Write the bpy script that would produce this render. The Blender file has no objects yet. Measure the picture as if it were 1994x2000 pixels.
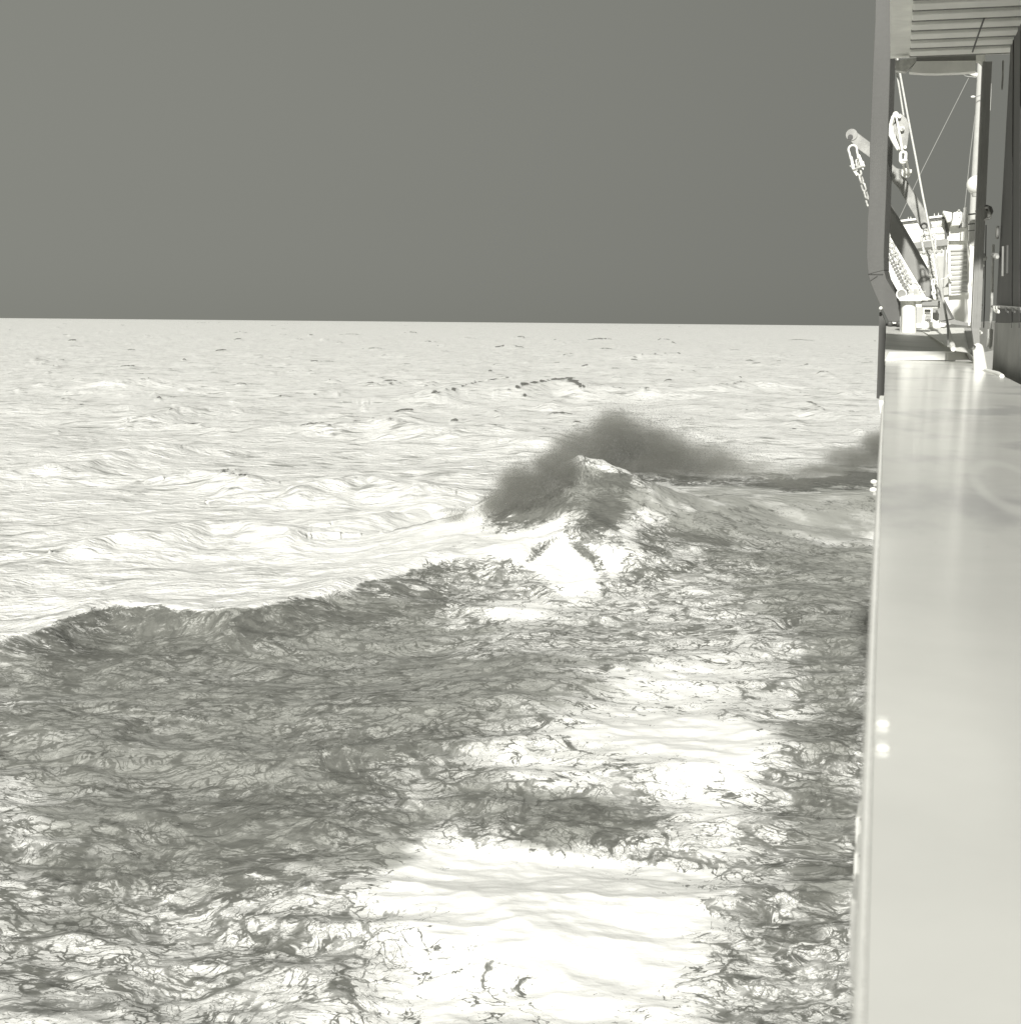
import bpy, math, random
import numpy as np
from mathutils import Vector, Matrix
random.seed(7)
rng = np.random.default_rng(11)
scene = bpy.context.scene
C = scene.collection

# ------------------------------------------------------------------ camera
H = 7.0                                   # eye height over the mean sea level
F = 2733.0; W0, H0 = 1994.0, 2000.0       # focal length and frame in photo pixels
YAW, PITCH, ROLL = math.radians(15.05), math.radians(7.72), math.radians(0.51)
cam_data = bpy.data.cameras.new('camera'); cam = bpy.data.objects.new('camera', cam_data); C.objects.link(cam)
cam_data.sensor_fit = 'VERTICAL'; cam_data.sensor_height = 56.0; cam_data.lens = F / H0 * 56.0
cam_data.clip_start = 0.05; cam_data.clip_end = 90000
cam_data.dof.use_dof = True; cam_data.dof.focus_distance = 34.0; cam_data.dof.aperture_fstop = 17.0
R = (Matrix.Rotation(YAW, 3, 'Z') @ Matrix.Rotation(math.radians(90) - PITCH, 3, 'X') @ Matrix.Rotation(ROLL, 3, 'Z'))
cam.matrix_world = Matrix.Translation((0, 0, H)) @ R.to_4x4()
scene.camera = cam
CAM = Vector((0, 0, H))

# ------------------------------------------------------------------ world, sun, exposure
SUN_EL, SUN_AZ = 32.0, 0.0              # sun behind the camera and a little to the left (azimuth the light travels to, from +Y)
world = bpy.data.worlds.new('World'); scene.world = world; world.use_nodes = True
nt = world.node_tree; nt.nodes.clear()
out = nt.nodes.new('ShaderNodeOutputWorld'); bg = nt.nodes.new('ShaderNodeBackground')
sky = nt.nodes.new('ShaderNodeTexSky'); sky.sky_type = 'NISHITA'; sky.sun_disc = False
sky.sun_elevation = math.radians(SUN_EL); sky.sun_rotation = math.radians(180 + SUN_AZ); sky.altitude = 10
hs = nt.nodes.new('ShaderNodeHueSaturation'); hs.inputs['Saturation'].default_value = 0.0
mx = nt.nodes.new('ShaderNodeMix'); mx.data_type = 'RGBA'; mx.inputs[0].default_value = 0.97
mx.inputs[7].default_value = (1.66, 1.69, 1.48, 1)
nt.links.new(sky.outputs[0], hs.inputs['Color']); nt.links.new(hs.outputs[0], mx.inputs[6])
# the sky is a little darker towards the ship's side and paler out to port
tcw = nt.nodes.new('ShaderNodeTexCoord'); dt = nt.nodes.new('ShaderNodeVectorMath'); dt.operation = 'DOT_PRODUCT'
dt.inputs[1].default_value = Vector((-.80, .10, .30)).normalized(); nt.links.new(tcw.outputs['Generated'], dt.inputs[0])
mr = nt.nodes.new('ShaderNodeMapRange'); mr.clamp = True; mr.interpolation_type = 'SMOOTHSTEP'
mr.inputs[1].default_value = -.9; mr.inputs[2].default_value = 1.0; mr.inputs[3].default_value = .52; mr.inputs[4].default_value = 1.22
nt.links.new(dt.outputs['Value'], mr.inputs[0])
sc_ = nt.nodes.new('ShaderNodeVectorMath'); sc_.operation = 'SCALE'
nt.links.new(mx.outputs[2], sc_.inputs[0]); nt.links.new(mr.outputs[0], sc_.inputs['Scale'])
nt.links.new(sc_.outputs[0], bg.inputs[0]); bg.inputs[1].default_value = 0.1
nt.links.new(bg.outputs[0], out.inputs[0])
sl = bpy.data.lights.new('sun', 'SUN'); sl.energy = 5.0; sl.angle = math.radians(2); sl.color = (1.0, 0.985, 0.94)
sun = bpy.data.objects.new('sun', sl); C.objects.link(sun); sun.location = (-20, -60, 80)
_el, _az = math.radians(SUN_EL), math.radians(-SUN_AZ)
SUN_DIR = Vector((math.sin(_az) * math.cos(_el), math.cos(_az) * math.cos(_el), -math.sin(_el)))
sun.rotation_euler = SUN_DIR.to_track_quat('-Z', 'Y').to_euler()
scene.view_settings.view_transform = 'Standard'; scene.view_settings.look = 'None'
scene.view_settings.exposure = 0.20; scene.view_settings.gamma = 1.0; scene.view_settings.use_curve_mapping = False
scene.cycles.max_bounces = 6; scene.cycles.volume_bounces = 1; scene.cycles.volume_step_rate = 1.0
scene.cycles.volume_max_steps = 256; scene.cycles.transparent_max_bounces = 12

# ------------------------------------------------------------------ pixel -> place helpers
def ray(x, y):
    return R @ Vector(((x - W0 / 2) / F, -(y - H0 / 2) / F, -1.0))
def at(x, y, Y):
    d = ray(x, y); return CAM + d * (Y / d.y)
def atx(x, y, X):
    d = ray(x, y); return CAM + d * (X / d.x)
def atz(x, y, z):
    d = ray(x, y); return CAM + d * ((z - H) / d.z)

# ------------------------------------------------------------------ materials
def new_mat(name):
    m = bpy.data.materials.new(name); m.use_nodes = True
    n = m.node_tree; b = n.nodes['Principled BSDF']; return m, n, b
def N(n, t, **k):
    o = n.nodes.new(t)
    for a, v in k.items(): setattr(o, a, v)
    return o
def ramp(n, src, lo, hi, a=0.0, b=1.0, smooth=True):
    r = N(n, 'ShaderNodeMapRange'); r.clamp = True
    if smooth: r.interpolation_type = 'SMOOTHSTEP'
    r.inputs[1].default_value = lo; r.inputs[2].default_value = hi
    r.inputs[3].default_value = a; r.inputs[4].default_value = b
    n.links.new(src, r.inputs[0]); return r.outputs[0]
def op(n, kind, a, b=None, c=None):
    m = N(n, 'ShaderNodeMath', operation=kind)
    for i, v in enumerate((a, b, c)):
        if v is None: continue
        if isinstance(v, (int, float)): m.inputs[i].default_value = v
        else: n.links.new(v, m.inputs[i])
    return m.outputs[0]
def mixc(n, f, a, b):
    m = N(n, 'ShaderNodeMix', data_type='RGBA')
    for i, v in ((0, f), (6, a), (7, b)):
        if isinstance(v, (int, float)): m.inputs[i].default_value = v
        elif isinstance(v, tuple): m.inputs[i].default_value = (*v, 1)
        else: n.links.new(v, m.inputs[i])
    return m.outputs[2]
def tint(g): return (g, g * 1.0, g * 0.945)
def paint(name, g, var=0.12, scale=3.0, rough=0.55, spec=0.4, bump=0.02, metal=0.0, streak=False, g2=None):
    m, n, b = new_mat(name)
    tc = N(n, 'ShaderNodeTexCoord'); mp = N(n, 'ShaderNodeMapping')
    mp.inputs['Scale'].default_value = (1, 1, 0.15) if streak else (1, 1, 1)
    geo = N(n, 'ShaderNodeNewGeometry')
    n.links.new(geo.outputs['Position'], mp.inputs[0])
    ns = N(n, 'ShaderNodeTexNoise'); ns.inputs['Scale'].default_value = scale; ns.inputs['Detail'].default_value = 8
    ns.inputs['Roughness'].default_value = 0.65
    n.links.new(mp.outputs[0], ns.inputs[0])
    f = ramp(n, ns.outputs[0], 0.3, 0.7)
    g2 = g * (1 - var * 2) if g2 is None else g2
    n.links.new(mixc(n, f, tint(g * (1 + var * .5)), tint(g2)), b.inputs['Base Color'])
    b.inputs['Roughness'].default_value = rough; b.inputs['Specular IOR Level'].default_value = spec
    b.inputs['Metallic'].default_value = metal
    if bump:
        n2 = N(n, 'ShaderNodeTexNoise'); n2.inputs['Scale'].default_value = scale * 12; n2.inputs['Detail'].default_value = 5
        n.links.new(geo.outputs['Position'], n2.inputs[0])
        bp = N(n, 'ShaderNodeBump'); bp.inputs['Strength'].default_value = 0.5; bp.inputs['Distance'].default_value = bump
        n.links.new(n2.outputs[0], bp.inputs['Height']); n.links.new(bp.outputs[0], b.inputs['Normal'])
    return m
M = {
    'white': paint('white_ship_paint', 0.88, 0.03, 2.0, 0.5, bump=0.003),
    'light': paint('pale_grey_paint', 0.50, 0.06, 2.5, 0.55, bump=0.003),
    'pale': paint('pale_worn_steel', 0.60, 0.22, 9.0, 0.5, bump=0.004),
    'arm': paint('weathered_arm_paint', 0.40, 0.16, 7.0, 0.55, bump=0.006),
    'grey': paint('mid_grey_paint', 0.30, 0.08, 3.0, 0.55, bump=0.003),
    'frame': paint('grey_frame_paint', 0.128, 0.07, 1.6, 0.6, 0.3, bump=0.004, streak=True),
    'strut': paint('grey_strut_paint', 0.28, 0.08, 2.0, 0.6, 0.3, bump=0.004),
    'wall': paint('dark_wall_paint', 0.12, 0.10, 1.2, 0.6, 0.3, bump=0.003, streak=True),
    'wall_low': paint('pale_lower_wall_paint', 0.38, 0.12, 2.0, 0.6, 0.3, bump=0.003),
    'dark': paint('dark_steel', 0.10, 0.15, 8.0, 0.5, bump=0.002),
    'steel': paint('galvanised_steel', 0.72, 0.20, 30.0, 0.35, 0.6, bump=0.003, g2=0.30),
    'rope': paint('pale_wire_rope', 0.70, 0.10, 40.0, 0.6, bump=0.004),
    'wire': paint('grey_stay_wire', 0.32, 0.05, 10.0, 0.5, bump=0),
    'ceiling': paint('overhang_paint', 0.88, 0.08, 1.5, 0.6, bump=0.004),
}

# ------------------------------------------------------------------ mesh helpers
class Mesh:
    def __init__(s): s.v = []; s.f = []
    def add(s, vs, fs):
        k = len(s.v); s.v += [Vector(p) for p in vs]; s.f += [tuple(i + k for i in q) for q in fs]; return s
    def box(s, a, b):
        x0, y0, z0 = a; x1, y1, z1 = b
        return s.add([(x0,y0,z0),(x1,y0,z0),(x1,y1,z0),(x0,y1,z0),(x0,y0,z1),(x1,y0,z1),(x1,y1,z1),(x0,y1,z1)],
                     [(0,3,2,1),(4,5,6,7),(0,1,5,4),(1,2,6,5),(2,3,7,6),(3,0,4,7)])
    def hull8(s, lo, up):   # two quads
        return s.add(list(lo) + list(up), [(3,2,1,0),(4,5,6,7),(0,1,5,4),(1,2,6,5),(2,3,7,6),(3,0,4,7)])
    def prism(s, pts, dvec):
        n = len(pts); d = Vector(dvec)
        return s.add(list(pts) + [Vector(p) + d for p in pts],
                     [tuple(range(n)), tuple(range(2 * n - 1, n - 1, -1))] + [(i, i + n, (i + 1) % n + n, (i + 1) % n) for i in range(n)])
    def tube(s, pts, r, seg=8, caps=True):
        pts = [Vector(p) for p in pts]; rs = r if isinstance(r, (list, tuple)) else [r] * len(pts)
        k = len(s.v); up = None
        for i, p in enumerate(pts):
            t = (pts[min(i + 1, len(pts) - 1)] - pts[max(i - 1, 0)]).normalized()
            if up is None: up = t.orthogonal().normalized()
            up = (up - t * up.dot(t)).normalized(); q = t.cross(up)
            for j in range(seg):
                a = 2 * math.pi * j / seg; s.v.append(p + (up * math.cos(a) + q * math.sin(a)) * rs[i])
        for i in range(len(pts) - 1):
            for j in range(seg):
                a = k + i * seg + j; b = k + i * seg + (j + 1) % seg
                s.f.append((a, b, b + seg, a + seg))
        if caps:
            s.f.append(tuple(k + j for j in range(seg))[::-1]); e = k + (len(pts) - 1) * seg
            s.f.append(tuple(e + j for j in range(seg)))
        return s
    def ball(s, c, r, nu=16, nv=10, sc=(1, 1, 1)):
        c = Vector(c); k = len(s.v)
        for i in range(nv + 1):
            th = math.pi * i / nv
            for j in range(nu):
                ph = 2 * math.pi * j / nu
                s.v.append(c + Vector((math.sin(th) * math.cos(ph) * sc[0], math.sin(th) * math.sin(ph) * sc[1], math.cos(th) * sc[2])) * r)
        for i in range(nv):
            for j in range(nu):
                a = k + i * nu + j; b = k + i * nu + (j + 1) % nu
                s.f.append((a, a + nu, b + nu, b))
        return s
    def build(s, name, mat, parent=None, origin=None, smooth=False, bevel=0.0):
        o0 = Vector(origin) if origin is not None else Vector((0, 0, 0))
        me = bpy.data.meshes.new(name); me.from_pydata([tuple(p - o0) for p in s.v], [], s.f); me.validate()
        me.materials.append(mat)
        import bmesh
        bm = bmesh.new(); bm.from_mesh(me); bmesh.ops.recalc_face_normals(bm, faces=bm.faces); bm.to_mesh(me); bm.free()
        if smooth:
            me.shade_smooth()
        ob = bpy.data.objects.new(name, me); C.objects.link(ob)
        if parent is None: ob.location = o0
        else: ob.parent = parent
        if bevel:
            bv = ob.modifiers.new('bevel', 'BEVEL'); bv.width = bevel; bv.segments = 2; bv.limit_method = 'ANGLE'
        if smooth:
            try:
                md = ob.modifiers.new('es', 'EDGE_SPLIT'); md.split_angle = math.radians(40)
            except Exception: pass
        return ob
def thing(name, label, cat, loc, group=None):
    o = bpy.data.objects.new(name, None); C.objects.link(o); o.location = loc; o.empty_display_size = 0.2
    o['label'] = label; o['category'] = cat
    if group: o['group'] = group
    return o

# ------------------------------------------------------------------ sea: real height field with breaking crests
def _hash(ix, iy, seed):
    h = (ix.astype(np.int64) * 374761393 + iy.astype(np.int64) * 668265263 + seed * 1442695041) & 0xffffffff
    h = ((h ^ (h >> 13)) * 1274126177) & 0xffffffff
    return (h ^ (h >> 16)) & 0xffffffff
def gnoise(x, y, seed=0):
    x0 = np.floor(x); y0 = np.floor(y); fx = x - x0; fy = y - y0
    ux = fx * fx * fx * (fx * (fx * 6 - 15) + 10); uy = fy * fy * fy * (fy * (fy * 6 - 15) + 10)
    def g(dx, dy):
        a = _hash(x0 + dx, y0 + dy, seed) * (2 * np.pi / 4294967296.0)
        return np.cos(a) * (fx - dx) + np.sin(a) * (fy - dy)
    return 1.45 * ((g(0, 0) * (1 - ux) + g(1, 0) * ux) * (1 - uy) + (g(0, 1) * (1 - ux) + g(1, 1) * ux) * uy)
def fbm(x, y, oct=4, seed=0, rough=0.5):
    s = 0; a = 1; t = 0
    for i in range(oct):
        s = s + a * gnoise(x, y, seed + i * 17); t += a; a *= rough; x, y = 2.03 * x + 3.1, 2.03 * y - 1.7
    return s / t
def ridge(x, y, oct=3, seed=0):
    s = 0; a = 1; t = 0
    for i in range(oct):
        s = s + a * (1 - np.abs(gnoise(x, y, seed + i * 13)) * 1.6); t += a; a *= 0.5; x, y = 2.1 * x, 2.1 * y
    return s / t
def sstep(a, b, x):
    t = np.clip((x - a) / (b - a), 0, 1); return t * t * (3 - 2 * t)

dep = np.concatenate([np.arange(58, 29, -0.5), np.arange(29, 3.0, -0.045), np.arange(3.0, 0.35, -0.02), np.arange(0.35, 0.06, -0.012), np.geomspace(0.06, 0.013, 10)])
rad = H / np.tan(np.radians(dep))
az = np.concatenate([np.arange(-100, -40, 1.5), np.arange(-40, 9, 0.052), np.arange(9, 70, 1.5)])
RR, AA = np.meshgrid(rad, np.radians(az), indexing='ij')
X = RR * np.sin(AA); Y = RR * np.cos(AA)
# wave frame: a runs along the crests, v runs away from the viewer
cy, sy_ = math.cos(YAW), math.sin(YAW)
A_ = X * cy + Y * sy_; V_ = -X * sy_ + Y * cy
# position of every sea point as seen on the sea plane, used only to lay out the foam belts and ridges in plan
Rm = np.array(R)
def plan_px(X, Y):
    dx, dy, dz = X, Y, Z * (RR < 140) - H
    cx = Rm[0, 0] * dx + Rm[1, 0] * dy + Rm[2, 0] * dz
    cyy = Rm[0, 1] * dx + Rm[1, 1] * dy + Rm[2, 1] * dz
    cz = Rm[0, 2] * dx + Rm[1, 2] * dy + Rm[2, 2] * dz
    cz = np.minimum(cz, -1e-3)
    return W0 / 2 + F * cx / -cz, H0 / 2 - F * cyy / -cz

wx = A_ + 2.5 * fbm(A_ / 20, V_ / 20, 2, 3) ; wv = V_ + 3.0 * fbm(A_ / 24, V_ / 24, 2, 5)
near = 1 / (1 + (RR / 160.0) ** 2)
Z = 0.48 * fbm(wx / 34, wv / 22, 2, 21)
far_damp = 1 / (1 + RR / 1500.0)
Z += 0.40 * (ridge(wx / 17, wv / 8.5, 2, 31) - 0.62) * far_damp
Z += 0.26 * (ridge(wx / 6.5 + 9, wv / 3.2, 2, 41) - 0.62) / (1 + RR / 500.0)
Z += 0.085 * (ridge(wx / 2.1, wv / 1.25, 2, 51) - 0.6) / (1 + RR / 130.0)
Z += 0.030 * (ridge(wx / 0.8, wv / 0.5, 2, 61) - 0.6) / (1 + (RR / 60.0) ** 2)

def add_ridge(Z, pts, wf, wb, foam=None, fstr=0.0, sharp=1.0, jitter=0.5, fw=0.5, back=0.15):
    """pts: (x, y, h) crest points in plan with crest height h; wf and wb are the widths of the near and the far side"""
    best = np.full(Z.shape, 1e9); hh = np.zeros(Z.shape); side = np.zeros(Z.shape)
    xs = [p[0] for p in pts]; ys = [p[1] for p in pts]; mgn = 6 * max(wf, wb)
    sel = (X > min(xs) - mgn) & (X < max(xs) + mgn) & (Y > min(ys) - mgn) & (Y < max(ys) + mgn)
    if not sel.any(): return Z
    px, py = X[sel], Y[sel]
    jx = jitter * fbm(px / 2.2, py / 2.2, 3, 77); px = px + jx; py = py + jitter * fbm(px / 1.7, py / 1.7, 3, 78)
    b = np.full(px.shape, 1e9); h = np.zeros(px.shape); s = np.zeros(px.shape)
    for (x0, y0, h0), (x1, y1, h1) in zip(pts[:-1], pts[1:]):
        ex, ey = x1 - x0, y1 - y0; L2 = ex * ex + ey * ey
        t = np.clip(((px - x0) * ex + (py - y0) * ey) / L2, 0, 1)
        dx = px - (x0 + t * ex); dy = py - (y0 + t * ey); d = np.sqrt(dx * dx + dy * dy)
        m = d < b; b[m] = d[m]; h[m] = (h0 + t * (h1 - h0))[m]
        s[m] = np.sign(dx * x0 + dy * y0)[m]          # + farther from the viewer than the crest
    w = np.where(s > 0, wb, wf)
    prof = h * np.exp(-(b / w) ** sharp * 1.2)
    Z[sel] = np.maximum(Z[sel], 0) * (1 - np.exp(-(b / w) ** 2)) * 0.6 + np.minimum(Z[sel], 0) * 0.6 + Z[sel] * 0.4 + prof
    if foam is not None:
        f = fstr * np.where(s > 0, np.exp(-(b / (fw * back)) ** 2), np.exp(-(b / fw) ** 2)) * sstep(0.05, 0.3, h)
        foam[sel] = np.maximum(foam[sel], f)
    return Z
def crest(pts, d=None, h=None):
    o = []
    for p in pts:
        dist, hh = (p[2], None) if d is None and h is None else (None, h)
        if h is not None:
            q = atz(p[0], p[1], h); o.append((q.x, q.y, h))
        else:
            dd = ray(p[0], p[1]); g = math.hypot(dd.x, dd.y); k = p[2] / g; q = CAM + dd * k; o.append((q.x, q.y, q.z))
    return o
foam = np.zeros(Z.shape); veil = np.zeros(Z.shape)
# the big breaker abreast of the bow
Z = add_ridge(Z, crest([(870,1030,45),(930,1020,45),(1010,985,44.5),(1080,955,44),(1125,940,43.4),(1160,943,43.6)]), 1.8, 2.0, foam, .6, 1.5, 0.5, 0.8)
Z = add_ridge(Z, crest([(1135,941,43.5),(1200,950,44),(1300,957,46),(1420,968,49),(1560,965,52),(1720,948,54)]), 4.6, 1.6, foam, .5, 1.7, 0.25, 0.5)
# shoulder running from its top down towards the hull, and the two toes in front of it
Z = add_ridge(Z, crest([(1110,1000,41.5),(1165,1050,39),(1230,1090,37.5)]), 1.0, 1.4, foam, .6, 1.6, 0.6)
Z = add_ridge(Z, crest([(905,1098,37.5),(960,1068,38),(1040,1066,38.5),(1120,1055,38.5)]), 1.3, 1.6, None, 0, 1.6, 0.6)
# the outer edge of the wake
Z = add_ridge(Z, crest([(-300,1330),(-60,1262),(60,1226),(150,1190),(225,1172),(340,1180),(450,1186),(560,1166),(650,1148),(745,1124),(820,1100),(890,1082),(935,1066)], h=0.55), 1.3, 1.9, foam, .35, 1.4, 0.7, 0.8)
# swells farther out, some of them breaking
for pts, h, w, fs in (
    ([(845,762),(905,752),(972,742)], 1.15, 5.0, 1.0), ([(1000,752),(1050,745),(1110,738),(1135,750)], 1.3, 6.0, 1.2),
    ([(560,812),(660,818),(720,812),(800,822)], 0.95, 3.5, .85), ([(830,832),(900,836),(1000,832)], .8, 3.0, .7),
    ([(400,912),(440,916),(480,930)], .7, 1.8, .9), ([(1205,757),(1230,753),(1265,759)], .9, 4.0, .9),
    ([(0,905),(120,900),(230,880),(300,862)], .7, 3.0, .35), ([(1400,752),(1450,744),(1500,745)], .9, 4.0, .8),
    ([(1560,790),(1720,794)], .9, 3.0, .8), ([(220,742),(290,740)], 1.0, 4.0, .9), ([(1240,690),(1330,688)], 1.2, 6.0, 1.0),
    ([(300,800),(370,788)], .8, 3.0, .5), ([(600,940),(720,925),(820,945)], .8, 3.0, .0), ([(180,1050),(420,1010),(560,1030)], .6, 2.4, .0),
    ([(700,1010),(830,985),(900,990)], .6, 2.2, .0), ([(1050,850),(1200,830)], .7, 3.0, .0)):
    Z = add_ridge(Z, crest(pts, h=h), w * .6, w, foam, fs, 1.4, 1.0, 0.28 * w ** .5, .3)
# scattered whitecaps out to the horizon
for k in range(900):
    th = rng.uniform(-38, 5); d_ = math.degrees(math.atan(H / 1.0)) * 0
    dpr = 0.10 + 4.5 * rng.random() ** 3.0; r = H / math.tan(math.radians(dpr)); a = math.radians(th)
    Lh = rng.uniform(.4, .9) * (1.0 + r / 170.0) * rng.choice([.5, .8, 1.6]); cx, cy_ = r * math.sin(a), r * math.cos(a)
    an = YAW + rng.normal(0, .22); ux, uy = math.cos(an), math.sin(an); bend = rng.normal(0, .2)
    hh = rng.uniform(.14, .36) * (1 + min(r / 260, 2.2))
    pts = [(cx + ux * Lh * t - uy * Lh * bend * (1 - t * t), cy_ + uy * Lh * t + ux * Lh * bend * (1 - t * t), hh * (1 - .75 * t * t)) for t in (-1, -.4, .2, .7, 1)]
    w = .9 + r / 120.0
    Z = add_ridge(Z, pts, w * .5, w, foam, rng.uniform(.8, 1.3), 1.4, .4 + r / 400., .10 + r / 520., .4)

# ---- where the wake foam lies: belts and patches (cx, cy, rx, ry, tilt deg, weight)
# choppier water inside the wake and on the breaker
PX, PY = plan_px(X, Y)
_in = sstep(960, 1120, PY) * np.exp(-(RR / 75.0) ** 4)
Z += _in * (0.045 * (ridge(X / 1.7, Y / 1.7, 2, 71) - .6) + 0.022 * fbm(X / .5, Y / .5, 3, 72))
_q = crest([(1135, 950, 43)])[0]; _bw = np.exp(-((X - _q[0]) ** 2 + (Y - _q[1]) ** 2) / 90.0)
Z += _bw * (0.16 * (ridge(X / 2.4 + 5, Y / 3.0, 2, 81) - .6) + .05 * fbm(X / .5, Y / .5, 3, 82))
PX, PY = plan_px(X, Y)
edge_x = np.array([-2000, -300, -60, 60, 150, 225, 340, 450, 560, 650, 745, 820, 890, 950, 1010, 1120, 1200, 1330, 1500, 1715, 3000.])
edge_y = np.array([1700, 1330, 1272, 1238, 1200, 1182, 1190, 1194, 1176, 1158, 1134, 1110, 1094, 1088, 1096, 1150, 1080, 1010, 985, 970, 970.])
ed = np.interp(PX, edge_x, edge_y) + 14 * fbm(X / 1.5, Y / 1.5, 4, 90) + 6 * fbm(X / .4, Y / .4, 3, 91)
inside = sstep(-12, 3, PY - ed)
def blobs(lst, soft=1.0):
    s = np.zeros(X.shape)
    jx = 45 * fbm(X / 3.0, Y / 3.0, 4, 95); jy = 22 * fbm(X / 3.0 + 40, Y / 3.0, 4, 96)
    for cx, cyy, rx, ry, tl, wgt in lst:
        t = math.radians(tl); dx = PX + jx - cx; dy = PY + jy - cyy
        u = (dx * math.cos(t) + dy * math.sin(t)) / rx; v = (-dx * math.sin(t) + dy * math.cos(t)) / ry
        s += wgt * np.exp(-(u * u + v * v) ** 1.3)
    return s
base = 0.515
fd = base + blobs([(-40,1265,140,26,-18,.40),(120,1222,150,24,-14,.42),(300,1198,160,24,2,.42),(480,1196,160,24,-2,.38),(650,1166,140,22,-10,.36),(800,1128,120,22,-14,.34),(330,1500,420,240,-12,.07),(760,1400,300,180,0,.06),
    (120,1330,260,80,-16,.34),(300,1245,300,35,-5,.34),(620,1215,260,30,-8,.28),(860,1165,190,45,-10,.30),(250,1450,330,110,-20,.04),
    (480,1620,360,95,-16,.24),(640,1560,240,90,-24,.22),(700,1400,330,110,8,.14),(1130,1610,210,62,5,.36),(980,1300,240,80,4,.10),
    (1590,1640,95,330,14,.26),(1560,1180,200,110,8,.22),(1330,1120,170,40,-4,.22),(1420,1330,220,60,8,.06),(1180,1240,170,45,8,.24),
    (1480,1890,150,200,30,.20),(200,1800,330,150,0,.16),(560,1850,300,110,-20,.14),(1650,1380,70,90,0,.26),(1500,1520,50,120,12,.20),
    (1130,1780,300,120,0,-.36),(900,1700,220,60,-12,-.24),(1200,1940,260,110,0,-.20),(1250,1370,260,110,0,-.13),(1010,1500,200,50,0,-.12),(1380,1560,120,70,0,-.16),(1120,1605,230,62,5,.16),(1110,1080,90,70,25,-.6),(1010,1190,75,28,6,-.26),
    (1330,1440,180,30,4,-.26),(1300,1300,160,50,0,-.10),(1650,1025,150,35,6,-.30),(1270,1045,90,30,8,-.10),(1450,1460,120,60,0,-.12),
    (820,1420,80,30,10,-.06),(1180,2040,420,40,0,.06),(880,1945,200,60,-20,-.08)])
foam = np.maximum(foam, 0)
wake = inside * np.clip(np.where(fd > .6, .6 + (fd - .6) * .45, fd), 0, .80)
vd = inside * np.clip(blobs([
    (300,1330,480,170,-8,.75),(760,1330,420,150,4,.62),(420,1560,420,170,-12,.75),(1100,1600,190,70,4,.75),(760,1640,190,60,-20,.55),
    (1620,1500,95,500,4,.60),(1560,1150,190,120,6,.60),(1100,1330,160,70,4,.25),(1200,1470,110,50,0,.30),
    (250,1800,360,140,0,.25),(1110,1080,90,70,25,-.8),(620,1620,60,40,0,.2),(1330,1010,240,55,10,.6),(1500,970,240,40,4,.5)]), 0, 1)
# dark water thrown up on the breaker's face and behind it
bfoam = blobs([(1172,1010,42,75,22,.78),(1040,990,90,34,-25,.60),(1420,938,330,22,2,.8),(1630,940,110,16,-4,.85),(1700,925,50,30,0,.6),(1065,1070,60,12,-35,.8),(1225,1135,70,34,-35,.7),(1150,1090,16,60,-28,.66),
    (1330,1010,260,60,12,.46),(1040,1150,150,26,22,.55),(1040,1010,100,30,-14,.45),(1385,1065,60,26,10,.75),(1290,1055,50,30,10,.6)])
vd = np.clip(vd + np.clip(blobs([(1172,1010,60,75,20,.5),(1140,930,60,24,6,.6),(1060,1000,110,30,-20,.45),(1400,985,330,44,6,.62),(1560,960,160,40,0,.4),(1690,940,90,50,0,.6)]), 0, 1), 0, 1)
cm = np.exp(-((X - crest([(1135,950,42)])[0][0]) ** 2 + (Y - crest([(1135,950,42)])[0][1]) ** 2) / 60.0)
TOT = np.clip(np.maximum(np.maximum(wake, foam), np.clip(bfoam, 0, 1) * (1 - 0)), 0, 1.2)
# streaky drift lines on the clean sea get a faint veil
def grid_mesh():
    n, m = X.shape
    co = np.stack([X, Y, Z], -1).reshape(-1, 3).astype(np.float32)
    i = np.arange(n * m).reshape(n, m)
    q = np.stack([i[:-1, :-1], i[:-1, 1:], i[1:, 1:], i[1:, :-1]], -1).reshape(-1, 4)[:, ::-1]
    me = bpy.data.meshes.new('sea'); me.vertices.add(len(co)); me.vertices.foreach_set('co', co.ravel())
    me.loops.add(q.size); me.loops.foreach_set('vertex_index', np.ascontiguousarray(q).ravel().astype(np.int32))
    me.polygons.add(len(q)); me.polygons.foreach_set('loop_start', np.arange(0, q.size, 4, dtype=np.int32))
    me.polygons.foreach_set('loop_total', np.full(len(q), 4, np.int32)); me.polygons.foreach_set('use_smooth', np.ones(len(q), bool))
    me.update(calc_edges=True)
    for nm, arr in (('foam', TOT), ('veil', vd), ('wake', np.clip(inside + _bw, 0, 1))):
        at_ = me.attributes.new(nm, 'FLOAT', 'POINT'); at_.data.foreach_set('value', arr.reshape(-1).astype(np.float32))
    return me
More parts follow.
